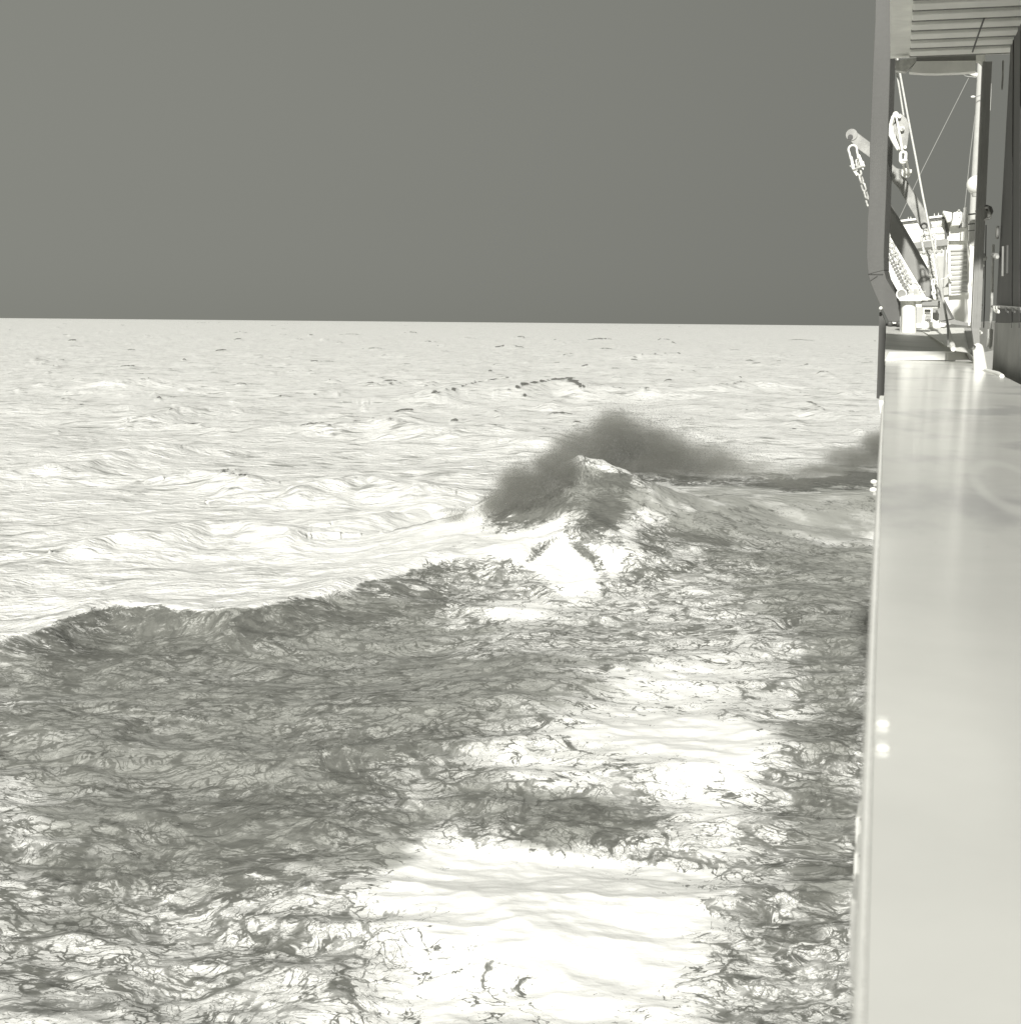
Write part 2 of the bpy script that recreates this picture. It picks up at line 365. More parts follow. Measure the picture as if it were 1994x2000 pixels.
def sea_material():
    m, n, b = new_mat('pale_sea_water')
    L = n.links
    geo = N(n, 'ShaderNodeNewGeometry')
    def attr(a):
        t = N(n, 'ShaderNodeAttribute', attribute_name=a); return t.outputs['Fac']
    fo, ve, wk = attr('foam'), attr('veil'), attr('wake')
    mp = N(n, 'ShaderNodeMapping'); mp.inputs['Rotation'].default_value = (0, 0, -YAW); mp.inputs['Scale'].default_value = (1, 1.0, 0.6)
    L.new(geo.outputs['Position'], mp.inputs[0]); P = mp.outputs[0]
    def noise(v, sc, det=6, ro=.6, dist=0.0, col=False):
        t = N(n, 'ShaderNodeTexNoise'); t.inputs['Scale'].default_value = sc; t.inputs['Detail'].default_value = det
        t.inputs['Roughness'].default_value = ro; t.inputs['Distortion'].default_value = dist; L.new(v, t.inputs[0]); return t.outputs[1 if col else 0]
    def warp(v, sc, amt, det=3):
        c = noise(v, sc, det, .55, 0, True)
        s = N(n, 'ShaderNodeVectorMath', operation='SUBTRACT'); L.new(c, s.inputs[0]); s.inputs[1].default_value = (.5, .5, .5)
        k = N(n, 'ShaderNodeVectorMath', operation='SCALE'); L.new(s.outputs[0], k.inputs[0]); k.inputs['Scale'].default_value = amt
        a = N(n, 'ShaderNodeVectorMath', operation='ADD'); L.new(v, a.inputs[0]); L.new(k.outputs[0], a.inputs[1]); return a.outputs[0]
    def scaled(v, s3, r=0.0):
        t = N(n, 'ShaderNodeMapping'); t.inputs['Scale'].default_value = s3; t.inputs['Rotation'].default_value = (0, 0, r); L.new(v, t.inputs[0]); return t.outputs[0]
    Wp = warp(warp(P, .16, 5.0), .7, 1.5)
    def rdg(v, sc, det=5, ro=.55):                  # thin filaments where the noise crosses its mid value
        t = noise(v, sc, det, ro)
        return op(n, 'SUBTRACT', 1.0, op(n, 'MULTIPLY', op(n, 'ABSOLUTE', op(n, 'SUBTRACT', t, 0.5)), 9.0))
    Ws = scaled(Wp, (.95, 1.1, 1))
    r1 = rdg(Ws, .75, 6, .55); r2 = rdg(Ws, 2.1, 6, .6); r3 = rdg(scaled(Wp, (.6, 1.3, 1), .25), 5.5, 5, .6)
    r4 = rdg(warp(scaled(P, (1, 1.2, 1)), 2.0, .5), 3.4, 4, .5)
    big = noise(Wp, .55, 8, .66); fine = noise(scaled(Wp, (.8, 1.2, 1)), 5.0, 7, .7)
    net = op(n, 'MAXIMUM', op(n, 'MAXIMUM', r1, op(n, 'MULTIPLY', r2, .9)), op(n, 'MAXIMUM', op(n, 'MULTIPLY', r3, .75), 0.0))
    pat = op(n, 'ADD', op(n, 'MULTIPLY', net, .30), op(n, 'ADD', op(n, 'MULTIPLY', big, .80), op(n, 'MULTIPLY', fine, .55)))
    # pat runs about .45 .. 1.15; density moves the threshold
    thr = op(n, 'SUBTRACT', 1.45, op(n, 'MULTIPLY', fo, .75))
    lines = ramp(n, op(n, 'SUBTRACT', pat, thr), -.035, .085)
    lines = op(n, 'MAXIMUM', op(n, 'MULTIPLY', lines, ramp(n, fo, .02, .16)), op(n, 'MULTIPLY', ramp(n, op(n, 'ADD', fo, op(n, 'MULTIPLY', op(n, 'SUBTRACT', noise(P, .9, 5, .65), .5), 1.0)), .84, 1.0), op(n, 'SUBTRACT', 1.0, wk)))
    # thin milky film between the filaments
    vpat = noise(scaled(Wp, (.7, 1.2, 1)), .42, 8, .6)
    film = ramp(n, op(n, 'ADD', op(n, 'ADD', op(n, 'MULTIPLY', vpat, 1.0), op(n, 'MULTIPLY', fine, .06)), op(n, 'MULTIPLY', ve, .55)), .70, .88)
    film = op(n, 'MULTIPLY', film, op(n, 'SUBTRACT', 1.0, op(n, 'MULTIPLY', ramp(n, big, .48, .62), .30)))
    film = op(n, 'MULTIPLY', film, ramp(n, ve, .03, .3))
    # wind streaks of thin foam on the clean sea, ripple shading deepened in their colour
    Wc = warp(P, .09, 6.0)
    s1 = noise(scaled(Wc, (.32, 1.35, 1)), 1.0, 7, .62); s2 = noise(scaled(warp(P, .5, 1.2), (.75, 2.8, 1)), 1.0, 6, .65)
    sp = ramp(n, op(n, 'ADD', op(n, 'MULTIPLY', s1, .6), op(n, 'MULTIPLY', s2, .4)), .49, .65)
    clean = op(n, 'MULTIPLY', sp, op(n, 'SUBTRACT', 1.0, op(n, 'MULTIPLY', wk, .9)))
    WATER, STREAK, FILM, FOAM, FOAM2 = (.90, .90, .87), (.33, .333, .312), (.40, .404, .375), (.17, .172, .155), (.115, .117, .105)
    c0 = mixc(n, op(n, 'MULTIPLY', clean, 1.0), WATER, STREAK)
    c1 = mixc(n, film, c0, FILM)
    # lacy net: edges of warped cells, thickness follows the foam density
    Pd = scaled(warp(warp(P, .30, 3.0), 1.5, .75, 5), (.75, 1.45, 1.7), .45)
    def cells(v, sc, rnd=1.0):
        t = N(n, 'ShaderNodeTexVoronoi', feature='DISTANCE_TO_EDGE'); t.inputs['Scale'].default_value = sc; t.inputs['Randomness'].default_value = rnd
        L.new(v, t.inputs['Vector']); return t.outputs['Distance']
    def lace(e, wid, nz):
        w = op(n, 'MULTIPLY', op(n, 'MAXIMUM', op(n, 'SUBTRACT', op(n, 'ADD', fo, op(n, 'MULTIPLY', nz, 1.5)), 1.13), 0.0), wid)
        return op(n, 'SUBTRACT', 1.0, op(n, 'MULTIPLY', op(n, 'MINIMUM', op(n, 'DIVIDE', e, op(n, 'ADD', w, .0005)), 1.0), 1.0))
    z1 = noise(Wp, 1.1, 6, .65); z2 = noise(Wp, 2.3, 6, .68)
    la = op(n, 'MAXIMUM', lace(cells(Pd, 1.15), .42, z1), op(n, 'MAXIMUM', lace(cells(Pd, 3.0), .34, z2), op(n, 'MULTIPLY', lace(cells(Pd, 7.0), .34, z1), .8)))
    la = op(n, 'MULTIPLY', ramp(n, la, .10, .75), ramp(n, wk, .25, .6))
    c1 = mixc(n, op(n, 'MULTIPLY', la, ramp(n, z2, .35, .6, .55, .97)), c1, (.145, .147, .132))
    veins = op(n, 'MULTIPLY', ramp(n, op(n, 'MAXIMUM', r2, op(n, 'MAXIMUM', r3, r4)), .62, .93), ramp(n, op(n, 'ADD', fo, op(n, 'MULTIPLY', big, .6)), .68, .92))
    c1 = mixc(n, op(n, 'MULTIPLY', veins, .35), c1, (.17, .172, .155))
    fcol = mixc(n, ramp(n, fine, .4, .62), FOAM, FOAM2)
    c2 = mixc(n, op(n, 'MULTIPLY', lines, .93), c1, fcol)
    L.new(c2, b.inputs['Base Color'])
    b.inputs['IOR'].default_value = 1.33; b.inputs['Specular IOR Level'].default_value = .5
    L.new(op(n, 'ADD', .32, op(n, 'MULTIPLY', lines, .5)), b.inputs['Roughness'])
    # fine ripples
    hgt = op(n, 'ADD', op(n, 'MULTIPLY', noise(scaled(warp(P, .6, .6), (.6, 1.4, 1)), 1.8, 7, .64), .30),
             op(n, 'ADD', op(n, 'MULTIPLY', lines, .035), op(n, 'MULTIPLY', noise(scaled(P, (.8, 1.6, 1)), 6.0, 4, .6), .03)))
    bp = N(n, 'ShaderNodeBump'); bp.inputs['Distance'].default_value = 1.0; L.new(op(n, 'SUBTRACT', 1.0, op(n, 'MULTIPLY', wk, .84)), bp.inputs['Strength'])
    L.new(hgt, bp.inputs['Height']); L.new(bp.outputs[0], b.inputs['Normal'])
    return m
me = grid_mesh(); me.materials.append(sea_material())
sea = bpy.data.objects.new('sea', me); C.objects.link(sea); sea['kind'] = 'structure'
sea['label'] = 'pale rough sea streaked with grey foam'

# ------------------------------------------------------------------ spray torn off the breaker: soft volumes plus droplets
def spray(name, label, lobes, col, dens, seed, drops, drift):
    """lobes: (centre Vector, (sx, sy, sz), weight)"""
    cs = [c for c, s, w in lobes]
    lo = Vector([min(c[i] - 1.25 * s[i] for c, s, w in lobes) for i in range(3)]); hi = Vector([max(c[i] + 1.25 * s[i] for c, s, w in lobes) for i in range(3)])
    m = bpy.data.materials.new(name + '_mist'); m.use_nodes = True; n = m.node_tree; n.nodes.clear()
    o = N(n, 'ShaderNodeOutputMaterial'); v = N(n, 'ShaderNodeVolumePrincipled'); n.links.new(v.outputs[0], o.inputs['Volume'])
    v.inputs['Color'].default_value = (*col, 1); v.inputs['Anisotropy'].default_value = 0.0
    geo = N(n, 'ShaderNodeNewGeometry'); P = geo.outputs['Position']
    nz = N(n, 'ShaderNodeTexNoise'); nz.inputs['Scale'].default_value = .9; nz.inputs['Detail'].default_value = 6; nz.inputs['Roughness'].default_value = .65
    n.links.new(P, nz.inputs[0])
    sb = N(n, 'ShaderNodeVectorMath', operation='SUBTRACT'); n.links.new(nz.outputs[1], sb.inputs[0]); sb.inputs[1].default_value = (.5, .5, .5)
    kk = N(n, 'ShaderNodeVectorMath', operation='SCALE'); n.links.new(sb.outputs[0], kk.inputs[0]); kk.inputs['Scale'].default_value = 1.0
    ad = N(n, 'ShaderNodeVectorMath', operation='ADD'); n.links.new(P, ad.inputs[0]); n.links.new(kk.outputs[0], ad.inputs[1])
    tot = None
    for c, s, w in lobes:
        a = N(n, 'ShaderNodeVectorMath', operation='SUBTRACT'); n.links.new(ad.outputs[0], a.inputs[0]); a.inputs[1].default_value = c
        d = N(n, 'ShaderNodeVectorMath', operation='DIVIDE'); n.links.new(a.outputs[0], d.inputs[0]); d.inputs[1].default_value = s
        l = N(n, 'ShaderNodeVectorMath', operation='LENGTH'); n.links.new(d.outputs[0], l.inputs[0])
        f = ramp(n, l.outputs['Value'], .42, 1.0, w, 0.0)
        tot = f if tot is None else op(n, 'MAXIMUM', tot, f)
    n2 = N(n, 'ShaderNodeTexNoise'); n2.inputs['Scale'].default_value = 2.2; n2.inputs['Detail'].default_value = 6; n2.inputs['Roughness'].default_value = .7
    n.links.new(P, n2.inputs[0])
    n.links.new(op(n, 'MULTIPLY', op(n, 'MULTIPLY', tot, ramp(n, n2.outputs[0], .3, .65, .5, 1.2)), dens), v.inputs['Density'])
    b = Mesh().box(lo, hi).build(name, m); b['label'] = label; b['category'] = 'spray'; b['kind'] = 'stuff'
    # droplets
    dm = Mesh(); k = 0; r_ = random.Random(seed); vs = []; fs = []
    tot_w = sum(w * s[0] * s[2] for c, s, w in lobes)
    for c, s, w in lobes:
        for _ in range(int(drops * w * s[0] * s[2] / tot_w)):
            rr = r_.gauss(.86, .16); u = Vector((r_.gauss(0, 1), r_.gauss(0, 1), r_.gauss(0, 1))).normalized() * rr
            p = Vector((c[0] + u.x * s[0], c[1] + u.y * s[1], c[2] + u.z * s[2])) + Vector(drift) * r_.random() ** 2
            q = r_.uniform(.006, .015)
            i = len(vs); vs += [(p.x + q, p.y, p.z - q * .6), (p.x - q * .6, p.y + q, p.z - q * .6), (p.x - q * .6, p.y - q, p.z - q * .6), (p.x, p.y, p.z + q)]
            fs += [(i, i + 1, i + 2), (i, i + 3, i + 1), (i + 1, i + 3, i + 2), (i + 2, i + 3, i)]
    me = bpy.data.meshes.new(name + '_drops'); me.from_pydata(vs, [], fs); me.materials.append(DROP)
    ob = bpy.data.objects.new('spray_droplets', me); C.objects.link(ob); ob.parent = b; ob['kind'] = 'stuff'
DROP = paint('dark_spray_drop', .17, .1, 1.0, .6, bump=0)
def sp(x, y, d, rx, ry, depth, w):
    dd = ray(x, y); k = d / math.hypot(dd.x, dd.y); c = CAM + dd * k; s = k / F
    return (c, (rx * s, depth, ry * s), w)
GREY = (.42, .42, .385)
spray('spray_cloud', 'dark grey cloud of spray blown off the large breaking wave', [
    sp(1035, 958, 42.3, 85, 64, 1.5, 1.3), sp(1085, 925, 42.6, 60, 56, 1.3, 1.2), sp(980, 990, 42.4, 55, 42, 1.1, 1.2), sp(925, 1010, 42.8, 75, 17, .9, 1.0), sp(1010, 985, 42.3, 80, 40, 1.1, 1.0),
    sp(1140, 880, 45.5, 85, 48, 1.5, .9), sp(1205, 852, 46.5, 80, 62, 1.7, .8), sp(1270, 878, 47, 110, 58, 1.7, .8), sp(1230, 905, 46.5, 130, 34, 1.6, .8),
    sp(1350, 902, 49, 130, 42, 1.6, .55), sp(1440, 915, 51, 130, 28, 1.5, .25)], GREY, 1.9, 3, 26000, (.9, .3, .35))
spray('bow_spray', 'grey spray rising where the wave meets the ship side', [
    sp(1735, 872, 55.5, 75, 42, 1.6, 1.0), sp(1670, 897, 55, 85, 30, 1.4, .9), sp(1600, 922, 54.5, 80, 22, 1.2, .7), sp(1530, 938, 54, 80, 16, 1.0, .35)], GREY, 1.6, 5, 4000, (.5, .2, .2))

# ------------------------------------------------------------------ the ship
YB = 16.0                                                     # how far ahead the step in the bulwark top lies
ZC = atz(1800, 704, 6.6).z                                    # (level of the near cap)
ZC = 6.70
KN = 0.75                                                     # near structure stands at this share of the gallows' distances
# ---- bulwark: near wide capping with its white edge strips
T = thing('ship_bulwark', 'wide smooth pale bulwark top running along the ship side in the foreground', 'bulwark', (0, 0, 5))
O = T.location.copy()
pL = lambda y: atz(np.interp(y, [690, 1300, 1960, 2040], [1729, 1708, 1689, 1686]), y, ZC)
capm = paint('pale_bulwark_paint', .78, .05, 1.3, .16, .5, bump=0.0006)
_n = capm.node_tree; _b = _n.nodes['Principled BSDF']; _b.inputs['IOR'].default_value = 2.3
# a pale curved ring mixed into the colour; a few long stains and specks worn into the paint
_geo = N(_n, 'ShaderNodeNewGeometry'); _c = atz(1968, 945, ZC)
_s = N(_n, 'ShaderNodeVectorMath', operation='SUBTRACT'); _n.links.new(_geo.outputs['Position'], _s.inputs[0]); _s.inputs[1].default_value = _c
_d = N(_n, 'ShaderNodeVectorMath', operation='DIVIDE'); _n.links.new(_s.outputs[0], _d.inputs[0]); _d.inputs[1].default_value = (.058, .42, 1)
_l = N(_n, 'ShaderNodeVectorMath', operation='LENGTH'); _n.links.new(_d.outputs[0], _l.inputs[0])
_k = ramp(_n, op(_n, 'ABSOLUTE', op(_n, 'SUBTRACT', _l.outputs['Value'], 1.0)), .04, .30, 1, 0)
_mp = N(_n, 'ShaderNodeMapping'); _mp.inputs['Scale'].default_value = (2.2, .9, 1); _n.links.new(_geo.outputs['Position'], _mp.inputs[0])
_st = N(_n, 'ShaderNodeTexNoise'); _st.inputs['Scale'].default_value = 1.6; _st.inputs['Detail'].default_value = 5; _n.links.new(_mp.outputs[0], _st.inputs[0])
_sp = N(_n, 'ShaderNodeTexNoise'); _sp.inputs['Scale'].default_value = 60; _sp.inputs['Detail'].default_value = 1; _n.links.new(_geo.outputs['Position'], _sp.inputs[0])
_old = _b.inputs['Base Color'].links[0].from_socket
_m1 = mixc(_n, ramp(_n, _st.outputs[0], .52, .68, 0, .75), _old, (.50, .50, .49))
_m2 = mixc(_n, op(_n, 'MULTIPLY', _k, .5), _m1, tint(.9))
_m3 = mixc(_n, ramp(_n, _sp.outputs[0], .80, .84, 0, .7), _m2, tint(.25))
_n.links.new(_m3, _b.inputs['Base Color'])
m = Mesh(); ysamp = [704, 720, 745, 790, 860, 960, 1100, 1300, 1500, 1700, 1960, 2300]
lft = []; 
for y in ysamp:
    yy = min(y, 2040); p = pL(yy)
    if y > 2040: p = Vector((p.x, -1.0, ZC))
    lft.append(p)
W_IN = 1.0
corner = atz(1890, 703, ZC); c2_ = atz(1922, 716, ZC); c3_ = atz(1962, 737, ZC)
rgt = []
for p in lft:
    Yv = p.y
    if Yv > c2_.y: x = corner.x + (c2_.x - corner.x) * (corner.y - Yv) / max(corner.y - c2_.y, .01)
    elif Yv > c3_.y: x = c2_.x + (c3_.x - c2_.x) * (c2_.y - Yv) / (c2_.y - c3_.y)
    else: x = c3_.x
    rgt.append(Vector((x, Yv, ZC)))
k = len(lft)
m.add(lft + rgt + [p - Vector((0, 0, .03)) for p in lft] + [p - Vector((0, 0, .03)) for p in rgt],
      [(i, i + 1, k + i + 1, k + i) for i in range(k - 1)] + [(2*k+i+1, 2*k+i, 3*k+i, 3*k+i+1) for i in range(k - 1)] +
      [(i + 1, i, 2*k+i, 2*k+i+1) for i in range(k - 1)] + [(k+i, k+i+1, 3*k+i+1, 3*k+i) for i in range(k - 1)] +
      [(0, k, 3*k, 2*k), (k-1, 3*k-1, 4*k-1, 2*k-1)])
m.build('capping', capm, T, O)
# rolled edge and ledge outboard of it
e = []
for y, d1, d2 in ((790, 3, 1), (1100, 8, 3), (1300, 10, 4), (1500, 12, 5), (1700, 14, 6), (2060, 17, 8)):
    q = pL(min(y, 2040)); q = atz(np.interp(y, [690, 1300, 1960, 2040], [1729, 1708, 1689, 1686]), y, ZC)
    e.append((q, d1 * q.y / F / math.cos(YAW), d2 * q.y / F / math.cos(YAW)))
a = [q - Vector((w, 0, .012)) for q, w, w2 in e]
m = Mesh(); kk = len(e)
top = [q + Vector((-.0008, 0, .002)) for q, w, w2 in e]; outr = [q + Vector((-w, 0, .0005)) for q, w, w2 in e]
botm = [p - Vector((0, 0, .05)) for p in outr]; boti = [p - Vector((0, 0, .05)) for p in top]
rings = list(zip(top, outr, botm, boti)); 
for i in range(kk - 1):
    m.hull8(rings[i], rings[i + 1])
m.build('edge_strip', M['white'], T, O)
m = Mesh()
for i in range(kk - 1):
    r0 = []; r1 = []
    for (q, w, w2), rr in ((e[i], r0), (e[i + 1], r1)):
        x0 = q.x - w - .0005; rr += [Vector((x0, q.y, q.z - .006)), Vector((x0 - w2, q.y, q.z - .006)), Vector((x0 - w2, q.y, q.z - .04)), Vector((x0, q.y, q.z - .04))]
    m.hull8(r0, r1)
m.build('ledge', M['light'], T, O)
# two small raised pads
for yy in (1414.5, 1462.5):
    a = atz(1711, yy + 5, ZC); b2 = atz(1735, yy - 5, ZC)
    Mesh().box((min(a.x, b2.x), a.y, ZC + .0005), (max(a.x, b2.x), b2.y, ZC + .004)).build('pad', M['white'], T, O, bevel=.0015)
pb = atz(1690, 900, ZC)
# step at the forward end
p0, p1, p2, p3 = atz(1727, 704, ZC), atz(1892, 703, ZC), atz(1922, 717, ZC), atz(1962, 738, ZC)
q0, q1, q2, q3 = at(1736, 687, p0.y + .02), at(1884, 686, p1.y + .02), at(1918, 700, p2.y + .02), at(1962, 722, p3.y + .02)
m = Mesh(); back = Vector((.0, .06, 0))
m.hull8([p0, p1, p1 + back, p0 + back], [q0, q1, q1 + back, q0 + back])
m.hull8([p1, p2, p2 + back, p1 + back], [q1, q2, q2 + back, q1 + back])
m.build('step_face', M['white'], T, O)
# raised forward capping, rising with the sheer
f0, f1, f2, f3 = at(1728, 686.5, p0.y + .08), at(1866, 686.5, p1.y + .08), at(1790, 640, 18.2), at(1730, 636, 18.2)
capf = paint('forward_cap_paint', .62, .12, 1.1, .5, .4, bump=.002)
dn = Vector((0, 0, -.12))
Mesh().hull8([f0 + dn, f1 + dn, f2 + dn, f3 + dn], [f0, f1, f2, f3]).build('forward_capping', capf, T, O)
g0, g1 = at(1728, 671, 16.6), at(1846, 671, 16.6)
Mesh().hull8([f3 + Vector((0, .01, -.1)), f2 + Vector((0, .01, -.1)), f2 + Vector((0, .06, -.1)), f3 + Vector((0, .06, -.1))],
             [at(1728, 632, 18.22), at(1792, 632, 18.22), at(1792, 632, 18.27), at(1728, 632, 18.27)]).build('forward_step', M['white'], T, O)
# inner plate beyond the capping
def plate(name, pts, Y, th, mat, T, O, bevel=0):
    return Mesh().prism([at(x, y, Y) for x, y in pts], (0, th, 0)).build(name, mat, T, O, bevel=bevel)
def plate_v(name, pts, th, mat, T, O):       # pts with their own distances
    return Mesh().prism([at(x, y, Y) for x, y, Y in pts], (.02, th, 0)).build(name, mat, T, O)
plate_v('inner_plate', [(1789,640,18.4),(1868,686,12.3),(1892,689,12.3),(1886,646,16.6),(1884,640,18.4)], .04, M['white'], T, O)
plate_v('inner_plate', [(1882,641,16.6),(1892,689,12.35),(1908,704,11.7),(1908,640,16.6)], .04, M['light'], T, O)
# outer side: hull plating down to the water, flaring in towards the bow
hullm = paint('ship_side_paint', .50, .15, .8, .5, bump=.002)
m = Mesh(); 
sec = [(-3.0, .035), (4, .035), (12, .03), (17, .06), (30, .5), (45, 1.8), (58, 4.2), (66, 7.0)]
for (ya, xa), (yb, xb) in zip(sec[:-1], sec[1:]):
    za, zb = [6.64 if y < 17 else 6.75 + (y - 17) * .012 for y in (ya, yb)]
    m.hull8([(xa + .0, ya, za), (xb, yb, zb), (xb + .05, yb, zb), (xa + .05, ya, za)],
            [(xa + .12, ya, -1.5), (xb + .3, yb, -1.5), (xb + .35, yb, -1.5), (xa + .17, ya, -1.5)])
m.build('side_plating', hullm, T, O)
# deck inboard
Mesh().add([(.95, -3, 5.5), (12, -3, 5.5), (12, 60, 6.2), (.95, 60, 6.2), (.95, -3, 5.42), (12, -3, 5.42), (12, 60, 6.12), (.95, 60, 6.12)],
           [(0,1,2,3),(7,6,5,4),(0,4,5,1),(1,5,6,2),(2,6,7,3),(3,7,4,0)]).build('deck_plating', M['light'], T, O)
# outboard doubler at the gallows
plate('outer_plate', [(1717,600),(1728,630),(1729,690),(1725,780),(1711,778)], 15.9, 2.4, M['frame'], T, O)
Mesh().ball(at(1719.5, 602, 15.8), .02, 8, 6).build('bolt', M['white'], T, O, smooth=True)
plate('outer_rail', [(1716,782),(1725,782),(1724,812),(1718,806)], 7.4, .5, M['white'], T, O)

# ---- fender boards hung outside the bulwark
G = 'boards hung outside the bulwark'
for lab, pts, Y, mt in (
    ('upper white fender board hung outside the bulwark edge', [(1671,1597),(1682,1593),(1684,1640),(1681,1652),(1670,1650)], 1.95, 'white'),
    ('middle white fender board hung outside the bulwark edge', [(1668,1668),(1679,1664),(1680,1740),(1675,1756),(1665,1748)], 1.75, 'white'),
    ('lowest grey fender board hung outside the bulwark edge', [(1661,1756),(1677,1762),(1676,1925),(1662,1915),(1657,1880)], 1.45, 'pale')):
    c = at(*pts[0], Y); F_ = thing('fender_board', lab, 'fender board', c, G)
    Mesh().prism([at(x, y, Y) for x, y in pts], (.002, .10, -.01)).build('board', M[mt], F_, c, bevel=.001)
    a = at(pts[1][0] - 3, pts[1][1] + 6, Y - .002)
    Mesh().tube([a, a + Vector((0, -.003, 0))], .0012, 8).build('bolt', M['dark'], F_, c)
# ---- two round vent caps on the hull side
for i, (x, y, r) in enumerate(((1706, 941, 6.5), (1705, 957, 7.5))):
    Y = 11.5; c = at(x, y, Y); s = Y / F
    V = thing('vent_cap', ('smaller upper' if i == 0 else 'larger lower') + ' white round cap jutting from the ship side beside the spray', 'vent cap', c, 'white caps on the ship side')
    Mesh().ball(c, r * s, 16, 10, (1.0, .8, .7)).build('cap', M['white'], V, c, smooth=True)
    Mesh().tube([c + Vector((.01, .0, -.5 * r * s)), c + Vector((.012, 0, -1.25 * r * s))], r * s * .6, 12).build('neck', M['light'], V, c, smooth=True)
    Mesh().tube([c, c + Vector((.12, .05, -.01))], r * s * .4, 10).build('stub', M['light'], V, c, smooth=True)

# ---- gallows frame: post, bent foot, brace
YP = 18.0; PXm = F / YP
T = thing('gallows_frame', 'grey box-section gallows post with bent foot and diagonal brace', 'frame', at(1747, 632, YP)); O = T.location.copy()
yt = -60
LE = [(1710, yt), (1708, 44), (1703.5, 139), (1698, 281), (1696.5, 380), (1693, 436), (1691.5, 499), (1694.5, 536), (1698, 549), (1707, 572), (1717, 594), (1734, 628)]
RE = [(1742, yt), (1740, 44), (1737.5, 139), (1733, 281), (1730, 380), (1727.5, 436), (1725.5, 499), (1726, 528), (1730, 544), (1740, 562), (1757, 588), (1762, 631)]
def strip(nm, L_, R_, Y, th, mat, dx=0.0):
    m = Mesh(); n_ = len(L_)
    A = [at(x, y, Y) for x, y in L_]; B = [at(x, y, Y) for x, y in R_]; d = Vector((dx, th, 0))
    for i in range(n_ - 1):
        m.hull8([A[i], A[i+1], A[i+1] + d, A[i] + d], [B[i], B[i+1], B[i+1] + d, B[i] + d])
    return m.build(nm, mat, T, O)
def solid_strip(nm, L_, R_, Y, th, mat, T, O, dx=0.0, bevel=.0):
    A = [at(x, y, Y) for x, y in L_] + [at(x, y, Y) for x, y in reversed(R_)]
    d = Vector((dx, th, 0)); n_ = len(L_); m = Mesh(); N2 = len(A)
    fs = [(i, i + 1, N2 - 2 - i, N2 - 1 - i) for i in range(n_ - 1)]
    fs += [tuple(j + N2 for j in reversed(f)) for f in fs] + [((i + 1) % N2, i, i + N2, (i + 1) % N2 + N2) for i in range(N2)]
    m.add(A + [p + d for p in A], fs)
    return m.build(nm, mat, T, O, bevel=bevel)
solid_strip('post', LE[:8], RE[:8], YP, .30, M['frame'], T, O, .06, bevel=.008)
solid_strip('foot', LE[7:], RE[7:], YP, .30, M['frame'], T, O, .06, bevel=.008)
sd = [(x + 1.0, y) for x, y in RE[:8]]
sd2 = [(x + 6.0 - max(0, (y - 100) / 400.0) * 2, y) for x, y in RE[:8]]
solid_strip('side_flange', sd, sd2, YP + .32, .03, M['strut'], T, O)
# weld seams at the bend
Mesh().tube([at(1694.5, 535.5, YP - .004), at(1714, 536, YP - .004), at(1724, 536, YP - .004)], .006, 6).build('weld_seam', M['dark'], T, O)
Mesh().tube([at(1698, 549, YP - .004), at(1713, 539, YP - .004)], .005, 6).build('weld_seam', M['dark'], T, O)
for x in (1737, 1755): Mesh().ball(at(x, 632, YP - .03), .035, 10, 8).build('foot_bolt', M['dark'], T, O, smooth=True)
solid_strip('brace', [(1716, 330), (1728, 446), (1762, 503), (1796, 560), (1835, 628)], [(1716, 300), (1733, 397), (1775, 469), (1818, 546), (1858, 623)], 19.4, .28, M['strut'], T, O, .05, bevel=.008)

# ---- mooring post with plate on the forward capping
T = thing('mooring_post', 'stout white mooring post standing on the forward bulwark capping', 'post', at(1772, 665, 16.75)); O = T.location.copy()
def lathe(m, prof, cx, base, Y, seg=24):      # prof: (half width px, y px)
    pts = [at(cx, y, Y) for w, y in prof]; m.tube(pts, [w * Y / F for w, y in prof], seg)
Y = 16.75
m = Mesh(); lathe(m, [(13.5, 664), (13.5, 605), (14.5, 590), (14, 588)], 1774, 0, Y); m.build('shaft', M['white'], T, O, smooth=True)
m = Mesh(); lathe(m, [(18, 667), (16, 664.5), (13, 662)], 1774, 0, Y); m.build('base_collar', M['pale'], T, O, smooth=True)
m = Mesh(); m.tube([at(1763, 664, Y + .14), at(1763, 600, Y + .14), at(1765, 590, Y + .14)], [6.5 * Y / F] * 3, 16); m.build('side_post', M['pale'], T, O, smooth=True)
plate('head_plate', [(1754, 585), (1757, 588), (1797, 588), (1804, 586), (1820, 585), (1812, 581), (1800, 578), (1772, 576), (1758, 580)], Y - .16, .36, M['white'], T, O, .006)
m = Mesh(); c = at(1760, 575, Y - .05); m.tube([c + Vector((0, -.05, 0)), c + Vector((.02, .22, 0))], 9.0 * Y / F, 24); m.build('roller', M['grey'], T, O, smooth=True)
m = Mesh(); 
ring = [c + Vector((.0, -.052, 0)) + (Vector((math.cos(t), 0, math.sin(t))) * 8.8 * Y / F) for t in np.linspace(0, 2 * math.pi, 25)]
m.tube(ring, .008, 6, False).build('roller_rim', M['white'], T, O, smooth=True)
plate('arm_block', [(1787, 588), (1799, 588), (1799, 599), (1788, 599)], Y - .1, .25, M['white'], T, O)
plate('steel_plate', [(1799, 587.5), (1834, 587.5), (1834, 597.5), (1799, 597.5)], Y - .12, .22, M['grey'], T, O, .004)
plate('plate_edge', [(1834.4, 588), (1836.5, 590), (1836, 600), (1832, 603), (1800, 601), (1800, 598), (1834, 598)], Y - .1, .2, M['pale'], T, O)
plate('bracket', [(1789, 600), (1803, 600), (1802, 614), (1799, 631), (1789, 631)], Y + .9, .1, M['light'], T, O)
plate('bracket', [(1821, 605), (1834, 607), (1835, 624), (1829, 627), (1821, 623)], Y + .3, .12, M['grey'], T, O)
